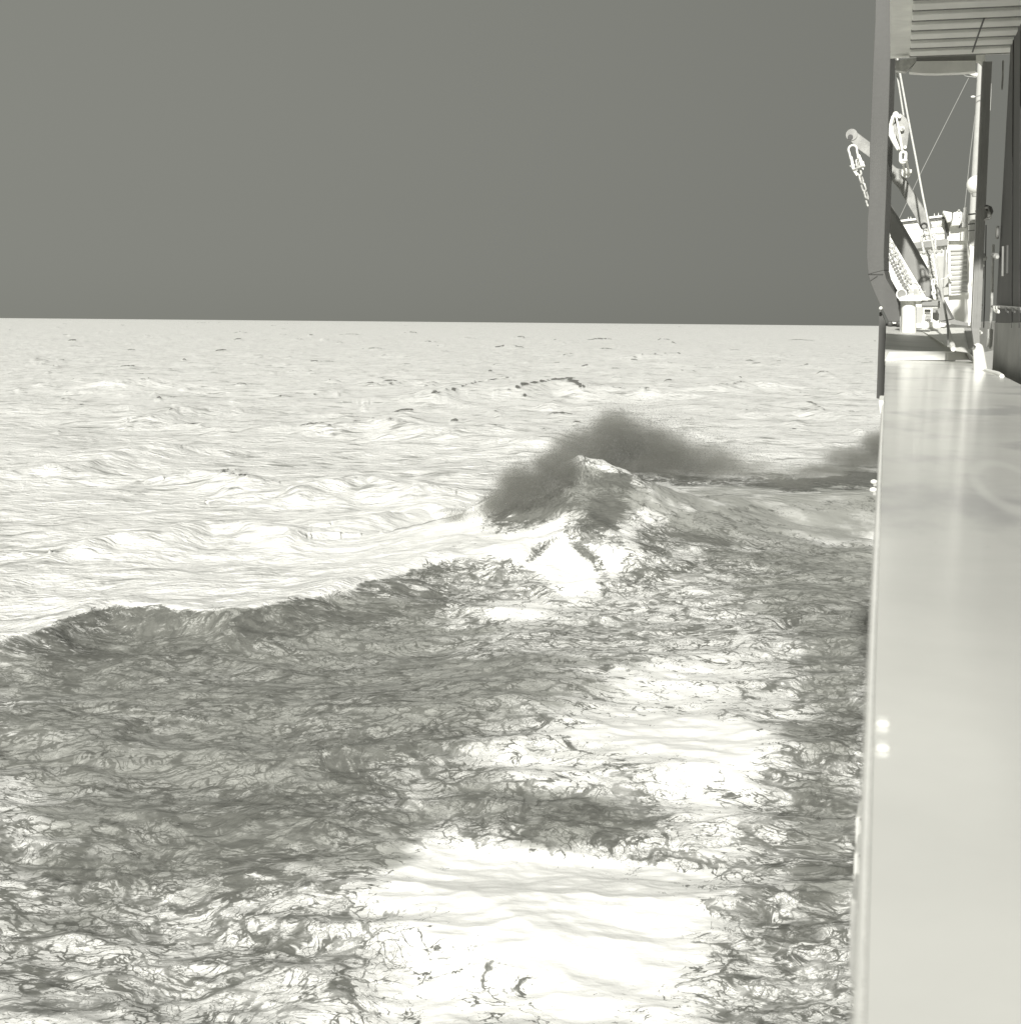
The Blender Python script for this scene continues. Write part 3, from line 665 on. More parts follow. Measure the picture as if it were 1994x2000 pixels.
for (x, y) in ((1811, 609), (1813, 617), (1812, 623)):
    m = Mesh(); c = at(x, y, Y); m.tube([c + Vector((-.035, 0, 0)), c + Vector((.03, 0, 0))], .028, 12); m.build('spool', M['arm'], T, O, smooth=True)
c = at(1812.5, 626, Y - .05); Mesh().tube([c + Vector((math.cos(t), 0, math.sin(t))) * .018 for t in np.linspace(0, 2 * math.pi, 17)], .0035, 6, False).build('ring', M['dark'], T, O, smooth=True)
c = at(1790, 568, Y)
plate('lug', [(1783, 577), (1784, 564), (1792, 563), (1797, 572), (1799, 577)], Y - .02, .06, M['pale'], T, O)
plate('lug', [(1772, 584), (1776, 565), (1781, 564), (1783, 584)], Y - .1, .04, M['pale'], T, O)
plate('deck_base', [(1789, 631), (1800, 626), (1842, 632), (1846, 637), (1830, 640), (1789, 641)], Y + 1.4, .2, M['white'], T, O)

# ---- davit arm
YD = 18.75
T = thing('boat_davit', 'pale grey curved steel davit arm with pin boss and eye', 'davit', at(1768, 335, YD)); O = T.location.copy()
U = [(1662,252.5),(1666,254),(1698,278),(1734,313),(1742,322),(1750,329),(1762,330),(1770,330)]
U2 = [(1767.5,351),(1776,365),(1785,380),(1795,395),(1804,409),(1812,426),(1816,439),(1815,450)]
Lo = [(1654,268),(1671,288),(1696,306.5),(1733,345),(1741,354),(1750,364),(1757,374),(1763,384)]
Lo2 = [(1763,384),(1768,392),(1773,401),(1780,413),(1785,422),(1791,435),(1797,446),(1805,452)]
solid_strip('outer_arm', U, [Lo[0],Lo[1],Lo[2],Lo[3],Lo[4],Lo[5],(1757,372),(1764,368)], YD, .07, M['arm'], T, O, .02, bevel=.008)
solid_strip('inner_arm', [(1757,345)] + U2, [(1755.5,371.5)] + Lo2, YD + .004, .062, M['arm'], T, O, .02, bevel=.008)
c = at(1663.5, 263, YD); m = Mesh(); m.tube([c + Vector((-.006, -.01, 0)), c + Vector((.0, .08, 0))], 10.5 * YD / F, 24); m.build('end_boss', M['arm'], T, O, smooth=True)
c = at(1660, 268, YD - .012); Mesh().tube([c, c + Vector((0, -.004, 0))], .034, 18).build('pin_hole', M['dark'], T, O, smooth=True)
c = at(1768.5, 338, YD - .02); m = Mesh(); m.tube([c + Vector((-.0, -.03, 0)), c + Vector((.0, .11, 0))], 8.3 * YD / F, 20); m.build('boss', M['white'], T, O, smooth=True)
m = Mesh(); m.ball(at(1746, 340, YD - .01), .009, 8, 6).build('rivet', M['white'], T, O, smooth=True)
c = at(1804, 441, YD - .01); Mesh().tube([c + Vector((math.cos(t) * 5.2, 0, math.sin(t) * 5.2)) * (YD / F) for t in np.linspace(0, 2 * math.pi, 21)], .009, 8, False).build('eye', M['dark'], T, O, smooth=True)

# ---- links, shackles and chains
def link_mesh(name, Lc, w, r, mat, seg=8, n_=20):
    m = Mesh(); pts = []
    s = (Lc - w) / 2
    for t in np.linspace(0, 2 * math.pi, n_, endpoint=False):
        x = math.cos(t) * (w / 2 - r); z = math.sin(t) * (w / 2 - r) + (s if math.sin(t) >= 0 else -s)
        pts.append(Vector((x, 0, z)))
    pts.append(pts[0]); k = 0; rs = r
    for i in range(n_):
        a, b = pts[i], pts[i + 1]; 
    # ring sweep
    N_ = n_; V = []; Fc = []
    for i in range(N_):
        t = (pts[(i + 1) % N_] - pts[i - 1]).normalized(); side = Vector((0, 1, 0)); nn = t.cross(side)
        for j in range(seg):
            a = 2 * math.pi * j / seg; V.append(pts[i] + side * math.cos(a) * r + nn * math.sin(a) * r)
    for i in range(N_):
        for j in range(seg):
            Fc.append((i * seg + j, i * seg + (j + 1) % seg, ((i + 1) % N_) * seg + (j + 1) % seg, ((i + 1) % N_) * seg + j))
    me = bpy.data.meshes.new(name); me.from_pydata([tuple(v) for v in V], [], Fc); me.materials.append(mat); me.shade_smooth(); return me
def chain(name, label, pts, me, pitch, group=None, dx=0.0):
    c0 = pts[0]; T = thing(name, label, 'chain', c0, group)
    seg = [(Vector(a), Vector(b)) for a, b in zip(pts[:-1], pts[1:])]
    tot = sum((b - a).length for a, b in seg); n_ = max(2, int(tot / pitch)); i = 0
    for k in range(n_):
        s = (k + .5) * tot / n_
        for a, b in seg:
            l = (b - a).length
            if s <= l: break
            s -= l
        p = a + (b - a) * min(s / l, 1); d = (b - a).normalized()
        q = d.to_track_quat('Z', 'Y').to_matrix() @ Matrix.Rotation(math.radians(35 + 90 * (k % 2)), 3, 'Z')
        o = bpy.data.objects.new('link', me); C.objects.link(o); o.parent = T
        o.matrix_local = Matrix.Translation(p - c0) @ q.to_4x4()
    return T
def sag(a, b, s, n_=6, axis=(-.3, 0, -1)):
    return [a.lerp(b, t) + Vector(axis) * s * 4 * t * (1 - t) for t in np.linspace(0, 1, n_)]
def shackle(name, label, top, bot, w, r, pin=True, opening='down', group=None, mat='white'):
    """a bow shackle: round bow at one end, pin across the other; top and bot are 3-D points"""
    c = (top + bot) / 2; T = thing(name, label, 'shackle', c, group)
    d = (bot - top); L_ = d.length; d.normalize(); s = Vector((1, .15, 0)); s = (s - d * s.dot(d)).normalized()
    pts = []
    for t in np.linspace(-.12, 1.12, 15):
        a = math.pi * t; pts.append(top + d * (w * .5 * (1 - math.sin(a))) - s * math.cos(a) * w * .5 * (1 + 0.0))
    pts = [bot - s * w * .42] + pts + [bot + s * w * .42]
    Mesh().tube(pts, r, 10).build('bow', M[mat], T, c, smooth=True)
    for sg in (-1, 1):
        e_ = bot + s * sg * w * .42; Mesh().tube([e_ - s * r * 1.1, e_ + s * r * 1.1], r * 1.9, 12).build('lug', M[mat], T, c, smooth=True)
    if pin:
        Mesh().tube([bot - s * w * .75, bot + s * w * .8], r * .9, 10).build('pin', M['pale'], T, c, smooth=True)
        e_ = bot + s * w * .8; Mesh().tube([e_, e_ + s * r * 1.2], r * 1.7, 6).build('pin_head', M[mat], T, c)
    return T
steel_link = link_mesh('chain_link', .125, .078, .0135, M['steel'])
big_link = link_mesh('big_link', .165, .10, .019, M['white'])
small_link = link_mesh('small_link', .06, .036, .008, M['grey'], 6, 12)
shackle('end_shackle', 'white shackle hanging from the outer end of the davit arm', at(1663, 284, 18.75), at(1671, 322, 18.75), .105, .014)
T = thing('chain_clamp', 'white toothed chain clamp below the shackle at the davit end', 'clamp', at(1671, 330, 18.7)); O = T.location.copy()
plate('cheek', [(1659,303),(1664,306),(1670,332),(1676,340),(1672,344),(1664,332),(1663,330)], 18.65, .03, M['white'], T, O, .003)
plate('cheek', [(1674,300),(1679,302),(1687,322),(1686,332),(1681,328),(1678,318)], 18.65, .03, M['white'], T, O, .003)
Mesh().tube([at(1667,331,18.64), at(1685,324,18.64)], .012, 8).build('cross_pin', M['pale'], T, O, smooth=True)
Mesh().tube([at(1664,330,18.64), at(1667,328,18.64)], .022, 8).build('nut', M['white'], T, O)
Mesh().tube([at(1685,324,18.64), at(1688,322,18.64)], .022, 8).build('nut', M['white'], T, O)
chain('davit_chain', 'heavy steel chain hanging from the davit end past the gallows post', 
      [at(1673, 312, 18.7), at(1677, 335, 18.7), at(1686, 365, 18.7), at(1697, 400, 18.7), at(1715, 430, 18.65), at(1730, 455, 18.6), at(1744, 486, 18.4), at(1756, 513, 18.1), at(1770, 543, 17.5), at(1777, 553, 17.2)],
      steel_link, .098, 'steel chains on the gallows')
for k in range(2):
    chain('light_chain', 'thin double-strand chain running down behind the post, ' + ('left strand' if k == 0 else 'right strand'),
          [at(1727 + k * 6, 486 - k * 4, 18.5), at(1741 + k * 5, 515 - k * 2, 18.1), at(1756 + k * 4, 545, 17.6), at(1771 + k * 3, 572, 17.2)], small_link, .052, 'thin chain strands')
shackle('lower_shackle', 'long bow shackle joining the davit chain to the mooring post head', at(1778, 552, 17.1), at(1788, 570, 16.8), .12, .008, mat='pale')
T = thing('swivel_eye', 'small round eye bolt above the mooring post plate', 'eye bolt', at(1793, 561, 16.8)); O = T.location.copy()
c = at(1793.5, 561, 16.8); Mesh().tube([c + Vector((math.cos(t) * .016, 0, math.sin(t) * .016)) for t in np.linspace(0, 2 * math.pi, 17)], .006, 8, False).build('eye', M['white'], T, O, smooth=True)
Mesh().tube([at(1793, 564, 16.8), at(1791, 577, 16.8)], .010, 8).build('stem', M['white'], T, O, smooth=True)
Mesh().tube([at(1789, 569, 16.8), at(1796, 571, 16.8)], .016, 8).build('collar', M['white'], T, O, smooth=True)
shackle('arm_shackle', 'small twin-strap shackle through the eye of the davit arm', at(1806, 448, 18.66), at(1811, 466, 18.6), .055, .009, mat='steel')
shackle('bow_shackle', 'large round bow shackle hanging under the inner end of the davit arm', at(1811, 458, 18.6), at(1815, 492, 18.5), .17, .017, mat='steel')
chain('hoist_chain', 'heavy steel chain hanging from the large bow shackle', [at(1813, 490, 18.4), at(1816, 512, 18.2), at(1820, 540, 17.8), at(1825, 562, 17.3), at(1829, 584, 16.95)], steel_link, .090, 'steel chains on the gallows')
chain('hook_chain', 'bright short chain doubled beside the hoist chain above the plate', [at(1822, 545, 17.15), at(1822, 560, 17.1), at(1823, 572, 17.0), at(1825, 585, 16.9)], link_mesh('bright_link', .10, .062, .012, M['white']), .082)
# ---- pulley block
YK = 17.65
T = thing('pulley_block', 'white and grey steel pulley block hanging from the wire fall', 'pulley block', at(1760, 258, YK)); O = T.location.copy()
plate('cheek_plate', [(1750,226),(1757,221),(1764,226),(1770,232),(1774.5,246),(1774,262),(1771.5,283),(1769,291),(1765,295),(1758,289),(1749,262)], YK, .05, M['arm'], T, O, .006)
plate('cheek_plate', [(1739,242),(1744,226),(1750,222),(1752,235),(1748,262),(1756,288),(1752,291),(1740,268)], YK + .16, .03, M['arm'], T, O, .004)
Mesh().tube([at(1748,222,YK-.01), at(1743,229,YK-.01), at(1739,243,YK-.01), at(1738,264,YK-.01), at(1745,278,YK-.01), at(1753.5,292,YK-.01)], .021, 8).build('side_strap', M['white'], T, O, smooth=True)
plate('side_strap', [(1742,228),(1747,222),(1750,228),(1744,243),(1744,258),(1750,272),(1758,292),(1751,293),(1737,265),(1737,244)], YK + .02, .10, M['white'], T, O, .004)
plate('centre_strap', [(1748,226),(1751,226),(1756,250),(1760,272),(1763,294),(1759,294),(1755,268),(1752,250)], YK - .03, .03, M['white'], T, O, .002)
m = Mesh(); c = at(1748.5, 224, YK - .0); m.tube([c + Vector((0, -.03, 0)), c + Vector((0, .14, 0))], 5.2 * YK / F, 18); m.build('head_roller', M['white'], T, O, smooth=True)
c = at(1756, 258, YK + .08); m = Mesh(); m.tube([c + Vector((.0, -.02, 0)), c + Vector((0, .03, 0))], .11, 28); m.build('sheave', M['pale'], T, O, smooth=True)
for nm, x, y, r in (('head_bolt', 1756, 228, 3.0), ('centre_bolt', 1761, 251.5, 4.3), ('tail_bolt', 1767, 288, 2.8)):
    c = at(x, y, YK - .02); Mesh().tube([c + Vector((0, -.03, 0)), c + Vector((0, .03, 0))], r * YK / F, 14).build(nm, M['white'], T, O, smooth=True)
c = at(1762, 251.5, YK - .052); Mesh().tube([c + Vector((0, -.004, 0)), c], 2.6 * YK / F, 12).build('bolt_cap', M['arm'], T, O, smooth=True)
lk = bpy.data.objects.new('block_link', big_link); C.objects.link(lk); lk.location = at(1763, 307, YK); lk['label'] = 'white oval chain link under the pulley block'; lk['category'] = 'chain link'
shackle('block_shackle', 'white shackle between the oval link and the davit arm boss', at(1765, 313, YK - .02), at(1770, 335, YD - .1), .055, .015)
# ---- wires and ropes
def wire(name, label, pts, r, mat, cat='wire', group=None):
    c = Vector(pts[0]); m = Mesh(); m.tube(pts, r, 8); o = m.build(name, mat, None, c, smooth=True)
    o['label'] = label; o['category'] = cat
    if group: o['group'] = group
    return o
wire('wire_fall', 'pale wire rope leading down to the top of the pulley block', [at(1741, 34, 18.6), at(1743.5, 89, 18.6), at(1752, 150, 18.6), at(1764, 226, YK + .05)], .011, M['rope'], 'wire rope')
wire('wire_fall', 'long pale wire rope passing right of the pulley block to the deck', [at(1743, 34, 18.4), at(1744.5, 74, 18.4), at(1771, 221, 18.35), at(1788, 310, 18.3), at(1801, 380, 18.2), at(1808.6, 417, 18.1), at(1817, 460, 17.9), at(1827, 510, 17.2), at(1836, 560, 16.4), at(1844, 600, 15.4), at(1851, 640, 14.3), at(1854, 655, 14.0)], .0125, M['rope'], 'wire rope')
wire('wire_fall', 'short pale wire hugging the post beside the pulley block', [at(1737.5, 214, 18.6), at(1738, 226, 18.6), at(1739, 236, 18.6)], .010, M['rope'], 'wire rope')
wire('rope_tail', 'thick pale rope tail ending on the inner bulwark plate', [at(1851, 640, 14.2), at(1855, 660, 13.6), at(1859, 676, 12.8), at(1861, 682, 12.4)], [.012, .02, .026, .02], M['white'], 'rope')
wire('rope_tail', 'grey rope end hanging straight down inside the bulwark', [at(1847, 614, 15.0), at(1850, 640, 13.6), at(1851, 676, 12.6)], .008, M['grey'], 'rope')
wire('guy_wire', 'hair-thin stay wire slanting across the sky behind the davit', [at(1891, 152, 60), at(1802, 329, 60), at(1755, 428, 58)], .014, M['wire'], 'stay wire')
wire('guy_wire', 'hair-thin stay wire dropping beside the mast', [at(1904, 222, 58), at(1894, 300, 58), at(1886, 380, 58), at(1882, 418, 58)], .014, M['wire'], 'stay wire')
wire('hanging_cord', 'dark cord crossing in front of the overhang beams', [at(1921, 36, 9.9), at(1909, 70, 10.1), at(1898.5, 101, 10.4)], .006, M['dark'], 'cord')

# ---- deck overhang with beams
YO = 16.2 * KN
T = thing('deck_overhang', 'grey underside of the deck overhang with cross beams above the bulwark', 'overhang', at(1850, 120, YO)); O = T.location.copy()
zc = at(1830, 117, YO).z + .06
bl = at(1750, 117, YO); 
Mesh().box((bl.x - .05, 9.2, zc), (1.3, YO + .2, zc + .08)).build('ceiling_panel', M['ceiling'], T, O)
for i, (xl, yl, xr, yr) in enumerate([(1776,112,1929,98), (1764,101,1930,86), (1764,86,1934,70), (1763,70,1942,55), (1761,53,1948,41), (1760,37,1955,24), (1760,19,1962,6), (1758,0,1970,-14)]):
    Ym = [15.75, 15.3, 14.85, 14.4, 13.95, 13.5, 13.05, 12.6][i] * KN
    a = atz(xl, yl, zc - .05); b_ = atz(xr, yr, zc - .05)
    xa = bl.x + .10; xb = .92
    Mesh().box((xa, Ym - .10, zc - .07), (xb, Ym + .09, zc - .002)).build('cross_beam', M['ceiling'], T, O, bevel=.01)
    Mesh().box((xa, Ym + .092, zc - .074), (xb, Ym + .11, zc - .01)).build('beam_flange', M['grey'], T, O)
# fascia with the rounded inner corner and the thin jamb of the opening
FA = [(1746,118),(1789,119),(1789,112),(1908,117),(1914,118),(1920,122),(1922,130),(1930,130),(1930,100),(1746,96)]
plate('fascia', [(1789,119.5),(1905,118),(1905,139.5),(1870,142),(1830,143.5),(1802,143),(1775,141)], YO, .10, M['ceiling'], T, O)
plate('fascia_end', [(1748,118),(1788.6,113),(1788.6,120),(1775,133),(1768,140),(1748,137)], YO + .01, .10, M['pale'], T, O)
arc = [(1905 + 14 * math.sin(t), 132 - 14 * math.cos(t)) for t in np.linspace(0, math.pi / 2, 8)]
plate('corner_gusset', [(1905.3, 118)] + arc[1:] + [(1923,132),(1923,104),(1905.3,104)], YO + .0, .10, M['ceiling'], T, O)
plate('ceiling_edge', [(1789.2,112),(1905,106),(1905,117.6),(1789.2,119)], YO + .02, .06, M['grey'], T, O)

# ---- side wall of the deckhouse close on the right
XW = at(1921, 400, 15.9).x
T = thing('deckhouse_wall', 'dark grey deckhouse wall with pipes and hooks along the right edge', 'wall', (XW, 8, 6.6)); O = T.location.copy()
kn = at(1930, 618, 13.6).z
XW = 1.04 * KN
yb = lambda x: None
Mesh().box((XW, -2, 7.03), (XW + .3, 15.6 * KN, zc - .003)).build('wall_panel', M['wall'], T, O)
Mesh().box((XW - .004, -2, 5.45), (XW + .3, 15.59 * KN, 7.028)).build('lower_panel', M['wall_low'], T, O)
# jamb: the wall's forward edge
def jam(nm, x0t, x0b, w, Y, th, mat):
    A = [at(x0t, 120, Y), at(x0t + w, 120, Y), at(x0b + w, 640, Y), at(x0b, 640, Y)]
    Mesh().prism(A, (0, th, 0)).build(nm, mat, T, O)
jam('jamb', 1918.8, 1896.5, 3.2, 15.92 * KN, .15, M['grey'])
jam('jamb_strip', 1922.1, 1899.8, 5.5, 15.9 * KN, .15, M['strut'])
jam('jamb_strip', 1927.8, 1905.4, 9.0, 15.88 * KN, .15, M['strut'])
plate('jamb_foot', [(1897,640),(1912,640),(1913,700),(1905,700)], 15.8 * KN, .1, M['grey'], T, O)
plate('light_strip', [(1893.5,478),(1896,478),(1894,636),(1890,636)], 17.6, .04, M['white'], T, O)
def wp(x, y, off=.02): p = atx(x, y, XW - off); return p
def pipe(nm, pts, r, mat, off=.03): Mesh().tube([wp(x, y, off) for x, y in pts], r, 8).build(nm, M[mat], T, O, smooth=True)
pipe('pipe', [(1939.5,478),(1938,520),(1936,600),(1933.5,642),(1933,680)], .010, 'pale')
pipe('pipe', [(1921,495),(1920,520),(1919,545)], .007, 'grey')
pipe('pipe', [(1934.5,163),(1933.8,190),(1932.5,216)], .005, 'light')
pipe('pipe', [(1958,119),(1957.5,150),(1956,175)], .007, 'arm')
pipe('pipe', [(1958,482),(1957,540)], .008, 'grey'); pipe('pipe', [(1967,480),(1966,535)], .008, 'frame')
pipe('cable', [(1915,380),(1914,500),(1911,600),(1909,650)], .006, 'frame'); pipe('cable', [(1925,440),(1922,600),(1920,640)], .005, 'frame')
pipe('funnel_pipe', [(1933,644),(1932.5,660),(1931,676)], .022, 'light', .05)
for x, y in ((1919,503), (1942,499)):
    pipe('clamp', [(x-3,y),(x+3,y+1)], .022, 'grey', .04); pipe('clamp_ear', [(x+2,y+4),(x+5,y+3)], .013, 'light', .05); pipe('clamp_bar', [(x-5,y+3),(x+4,y+2)], .006, 'light', .05)
def hooklet(x, y, s):
    pipe('hook_bar', [(x-5*s,y-4*s),(x+5*s,y-3*s)], .009, 'pale', .05); pipe('hook', [(x-4*s,y-3*s),(x-3*s,y+2*s),(x,y+4*s),(x+3*s,y+4*s)], .010, 'white', .06)
    pipe('hook', [(x,y-3*s),(x+.5*s,y+1*s),(x+3*s,y+3*s)], .009, 'white', .06)
hooklet(1910.5, 600, 1.3); hooklet(1946, 604, 1.3)
pipe('hook_rail', [(1937,598.5),(1960,600),(1994,603)], .010, 'grey', .045)
for x in (1962, 1975, 1988): pipe('hook', [(x,602),(x+2,607),(x+6,609)], .007, 'frame', .06)
pipe('lamp_body', [(1916,412),(1926,413)], .055, 'frame', .06); pipe('lamp_lens', [(1917,420),(1924,421)], .040, 'grey', .09)
pipe('lamp_guard', [(1913,406),(1930,405),(1931,425),(1917,432),(1914,425)], .008, 'grey', .11)
pipe('lamp_tip', [(1931,418),(1932,424)], .016, 'pale', .08)
c = wp(1947, 454, .03); Mesh().tube([c + Vector((0, math.cos(t), math.sin(t))) * .04 * 1 for t in np.linspace(0, 2*math.pi, 17)], .012, 8, False).build('ring', M['grey'], T, O, smooth=True)
for x, y in ((1917, 519), (1914, 650)):
    for a_ in (-45, 0, 45) if y < 600 else (-40, 40):
        dx_, dy_ = -6 * math.cos(math.radians(a_)), 6 * math.sin(math.radians(a_))
        pipe('cleat_horn', [(x + 3, y), (x + 3 + dx_, y + dy_)], .008, 'white', .07)
for x in (1975, 1990): pipe('wall_seam', [(x + 3, 60), (x, 640)], .004, 'dark', .004)
# ---- short white bollard at the foot of the wall
T = thing('bollard', 'short round-topped white bollard at the foot of the dark wall', 'bollard', at(1914, 716, 10.3)); O = T.location.copy()
Y = 10.3; s = Y / F
m = Mesh(); m.tube([at(1914, 722, Y), at(1912, 700, Y), at(1909.5, 682, Y), at(1908.5, 676, Y), at(1908, 672, Y), at(1908, 670, Y)], [12.5*s, 11*s, 9.8*s, 8.6*s, 5.5*s, .5*s], 20); m.build('body', M['white'], T, O, smooth=True)
m = Mesh(); m.tube([at(1902, 676, Y - .03), at(1903, 677, Y - .05)], 2.2 * s, 8); m.build('knob', M['dark'], T, O, smooth=True)
m = Mesh(); m.tube([at(1924, 724, Y - .2), at(1936, 728, Y - .6), at(1948, 731, Y - 1.0), at(1956, 735, Y - 1.3)], [.016, .018, .018, .014], 12); m.build('foot_rail', M['white'], T, O, smooth=True)

# ---- mast with lamps, radar dome behind the wall
T = thing('mast', 'tall pale round mast seen beside the edge of the dark wall', 'mast', at(1899, 560, 46)); O = T.location.copy()
Y = 46.0; s = Y / F
Mesh().tube([at(1898.5, 480, Y), at(1901, 400, Y), at(1905, 320, Y), at(1910.3, 230, Y), at(1914, 139, Y), at(1917, 70, Y)], [7*s, 7*s, 6.6*s, 6.4*s, 6*s, 5.6*s], 24).build('pole', M['light'], T, O, smooth=True)
m = Mesh(); m.tube([at(1908, 147, Y - .3), at(1899, 145, Y - .3), at(1893, 143.5, Y - .3), at(1884, 143, Y - .3)], [4*s, 3*s, 1.4*s, .6*s], 10); m.build('horn', M['white'], T, O, smooth=True)
Mesh().tube([at(1907, 142, Y - .3), at(1884, 142.5, Y - .3), at(1881, 145, Y - .3), at(1885, 148.5, Y - .3), at(1905, 151, Y - .3)], .5 * s, 6).build('horn_guard', M['pale'], T, O)
m = Mesh(); m.ball(at(1899.5, 189, Y - .3), 2.6 * s, 12, 8, (1.6, 1, .8)); m.build('lamp', M['white'], T, O, smooth=True)
Mesh().tube([at(1903, 189, Y - .3), at(1916, 186, Y - .3), at(1928, 181, Y - .3)], .8 * s, 6).build('lamp_bracket', M['grey'], T, O)
for y, ht in ((418, 2.0), (437, 1.5), (450, 1.2)):
    Mesh().tube([at(1890, y + 1, Y - .4), at(1908, y - 1, Y - .4)], ht * s * .7, 8).build('band', M['dark'], T, O)
T = thing('radar_dome', 'bright white radar dome half hidden behind the dark wall', 'radar dome', at(1905.5, 362, 44)); O = T.location.copy(); s = 44 / F
m = Mesh(); m.ball(at(1905.5, 361, 44), 17.0 * s, 32, 20); m.build('dome', M['white'], T, O, smooth=True)
m = Mesh(); m.tube([at(1906, 377, 44), at(1906, 384, 44)], [9 * s, 7 * s], 20); m.build('dome_base', M['light'], T, O, smooth=True)

# ---- forward superstructure
YF = 50.0; s = YF / F
T = thing('forward_deckhouse', 'white forward deckhouse with railed roof seen beyond the gallows', 'deckhouse', at(1820, 632, YF)); O = T.location.copy()
plate('front_wall', [(1735,433),(1754.5,430),(1846,421),(1908,417),(1908,650),(1735,640)], YF, 3.0, M['white'], T, O)
plate('roof_rail', [(1750,430.5),(1844,419.5),(1844,423.5),(1750,434.2)], YF - .12, .1, M['white'], T, O)
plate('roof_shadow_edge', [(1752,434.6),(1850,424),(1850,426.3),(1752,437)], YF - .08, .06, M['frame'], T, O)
for x, y in ((1773, 425), (1778, 424.5), (1824, 418), (1832, 417)):
    Mesh().tube([at(x, y + 4, YF - .06), at(x, y - 1.5, YF - .06)], [1.0 * s, .35 * s], 8).build('rail_spike', M['white'], T, O)
plate('corner_post', [(1844,424),(1850,425),(1850,452),(1848.5,470),(1844.5,470)], YF - .16, .12, M['frame'], T, O)
plate('corner_post', [(1844,481),(1847,481),(1846,520),(1842,560),(1842,581),(1840,581),(1842,520)], YF - .16, .12, M['grey'], T, O)
plate('cross_girder', [(1782,474),(1847,466.5),(1851,468.5),(1849.5,479),(1784,486)], YF - .22, .18, M['grey'], T, O)
plate('slant_panel', [(1829,500),(1843,500),(1852,520),(1853,575),(1836,578),(1832,560)], YF - .12, .06, M['light'], T, O)
for a_, b_ in (((1799,436),(1798,470)), ((1782,431),(1782.5,444)), ((1768,447),(1770,452))):
    Mesh().tube([at(*a_, YF - .06), at(*b_, YF - .06)], .6 * s, 6).build('wall_pipe', M['light'], T, O)
for a_, b_ in (((1818,441),(1843,439)), ((1816,454),(1844,452)), ((1816,457),(1844,453.5)), ((1783,445),(1797,444))):
    Mesh().tube([at(*a_, YF - .08), at(*b_, YF - .08)], .45 * s, 6).build('hand_rail', M['light'], T, O)
for a_, b_ in (((1823,428),(1835,443)), ((1829,427),(1839,440)), ((1817,436),(1824,446)), ((1825,446),(1829,452)), ((1821,449),(1823,453))):
    Mesh().tube([at(*a_, YF - .1), at(*b_, YF - .1)], .35 * s, 6).build('stay_rod', M['arm'], T, O)
plate('deck_edge_shadow', [(1834,622),(1858,623),(1893,632),(1893,636.5),(1866,634),(1838,630)], 20.5, .2, M['grey'], T, O)  # grey strip standing in for the shadow line along the deck edge
plate('low_bulkhead', [(1826,626),(1835,621),(1836,640),(1826,640)], 20.6, .1, M['white'], T, O)
plate('upper_platform', [(1876,434),(1888,434),(1888,443),(1872,444)], YF - .42, .4, M['light'], T, O)
plate('platform_bracket', [(1872,445),(1874,436),(1876,434),(1875.6,444)], YF - .44, .4, M['dark'], T, O)
plate('screen', [(1881,406),(1888,404),(1888,434),(1881,434)], YF - .4, .1, M['light'], T, O)
plate('screen_post', [(1878.5,415),(1881,415),(1880,436),(1877.5,436)], YF - 1.1, .2, M['arm'], T, O)
Mesh().tube([at(1889, 424, YF - 1.4), at(1889.5, 470, YF - 1.4), at(1893, 500, YF - 1.4), at(1896, 560, YF - 1.4)], .8 * s, 6).build('hand_rail', M['light'], T, O)
Mesh().tube([at(1887, 422, YF - 1.4), at(1895, 422, YF - 1.4)], .6 * s, 6).build('hand_rail', M['light'], T, O)
for y0, y1 in ((424, 436), (437, 450), (451, 462)):
    plate('louvre_panel', [(1892,y0),(1906,y0-.6),(1906,y1-1),(1892,y1-.6)], YF - 2.2, .1, M['grey'], T, O)
plate('louvre_base', [(1895,464),(1906,463),(1906,476),(1896,478)], YF - 2.2, .2, M['frame'], T, O)
# searchlight group on the roof corner
T = thing('searchlight', 'bulky white searchlight housing on the corner of the deckhouse roof', 'searchlight', at(1858, 425, YF - .6)); O = T.location.copy()
plate('hood', [(1840,413),(1842,411.5),(1857,414.5),(1859,416),(1857.5,432),(1850,434),(1846,424)], YF - .7, .5, M['white'], T, O, .03)
plate('body', [(1861,414.5),(1867,414),(1870,411),(1878,414),(1879,418),(1877,430),(1874,440),(1856,441),(1858,432)], YF - .6, .5, M['white'], T, O, .03)
Mesh().tube([at(1860, 414.5, YF - .75), at(1859.3, 424, YF - .75), at(1857.5, 433, YF - .75)], .8 * s, 8).build('cable', M['frame'], T, O, smooth=True)
m = Mesh(); m.ball(at(1872, 411.5, YF - .6), 2.6 * s, 12, 8); m.build('sensor', M['light'], T, O, smooth=True)
Mesh().tube([at(1874.5, 417, YF - .75), at(1874.5, 420, YF - .75)], 1.0 * s, 8).build('knob', M['arm'], T, O, smooth=True)
plate('pedestal', [(1854,440.5),(1876,440.5),(1888,447),(1886,470),(1852,470)], YF - .2, .15, M['white'], T, O)
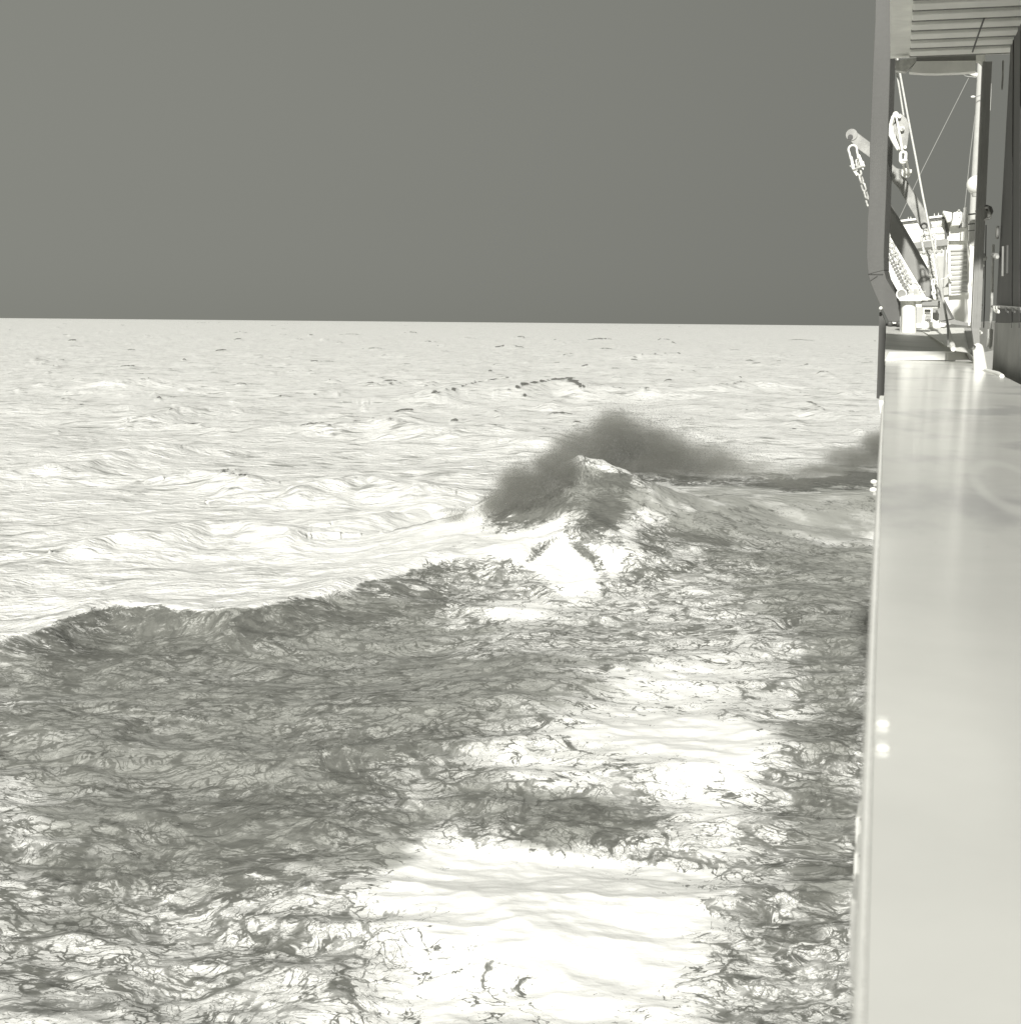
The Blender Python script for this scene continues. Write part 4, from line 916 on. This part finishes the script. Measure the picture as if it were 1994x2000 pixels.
# companion ladder
T = thing('companion_ladder', 'steep white ship ladder with pale grey treads against the deckhouse', 'ladder', at(1872, 573, YF - 2)); O = T.location.copy()
YL = YF - .30; s = YL / F
ytops = [487, 492.5, 502, 512, 521.8, 531.6, 541.2, 551, 560.7, 570]
for i, y in enumerate(ytops):
    hgt = 3.6 if i == 0 else (5.8 if i < 9 else 2.2); x0 = 1855.3 + (y - 487) * .016; x1 = 1886 + (y - 487) * .035
    A = [at(x0, y, YL), at(x1, y - 1.4, YL), at(x1, y - 1.4 + hgt, YL), at(x0, y + hgt, YL)]
    Mesh().prism(A, (0, .05, 0)).build('tread', M['light'], T, O, bevel=.01)
plate('stringer', [(1850,484),(1854.3,484),(1856,573),(1853,578)], YL - .02, .1, M['white'], T, O)
plate('stringer', [(1887,482),(1890,482),(1893,571),(1890,573)], YL - .02, .1, M['white'], T, O)
plate('backing', [(1854,480),(1888,478),(1892,575),(1855,577)], YL + .055, .1, M['white'], T, O)
m = Mesh(); m.tube([at(1849, 541, YL - .3), at(1853, 537, YL - .3), at(1857, 541, YL - .3)], [2 * s, 4 * s, 3 * s], 10); m.build('knee_bracket', M['white'], T, O, smooth=True)
Mesh().tube([at(1835, 546, YL - .3), at(1850, 541, YL - .3)], .5 * s, 6).build('lanyard', M['white'], T, O)

# small fittings belong to the part they sit on (thing > part > sub-part)
for root in [o for o in C.objects if o.type == 'EMPTY']:
    kids = list(root.children)
    def first(nm): return next((k for k in kids if k.name.split('.')[0] == nm), None)
    for child, host in (('foot_bolt', 'foot'), ('weld_seam', 'post'), ('side_flange', 'post'), ('head_bolt', 'cheek_plate'), ('centre_bolt', 'cheek_plate'),
                        ('tail_bolt', 'cheek_plate'), ('bolt_cap', 'cheek_plate'), ('rivet', 'inner_arm'), ('eye', 'inner_arm'), ('pin_hole', 'outer_arm'),
                        ('roller_rim', 'roller'), ('plate_edge', 'steel_plate'), ('beam_flange', 'cross_beam'), ('lamp_lens', 'lamp_body'), ('lamp_guard', 'lamp_body'),
                        ('lamp_tip', 'lamp_body'), ('horn_guard', 'horn'), ('lamp_bracket', 'lamp'), ('bolt', 'board'), ('rail_spike', 'roof_rail'), ('pin_head', 'pin')):
        h = first(host)
        if h is None: continue
        hosts = [k for k in kids if k.name.split('.')[0] == host]; cs = [k for k in kids if k.name.split('.')[0] == child]
        for i, k in enumerate(cs):
            k.parent = hosts[i] if len(hosts) == len(cs) else h
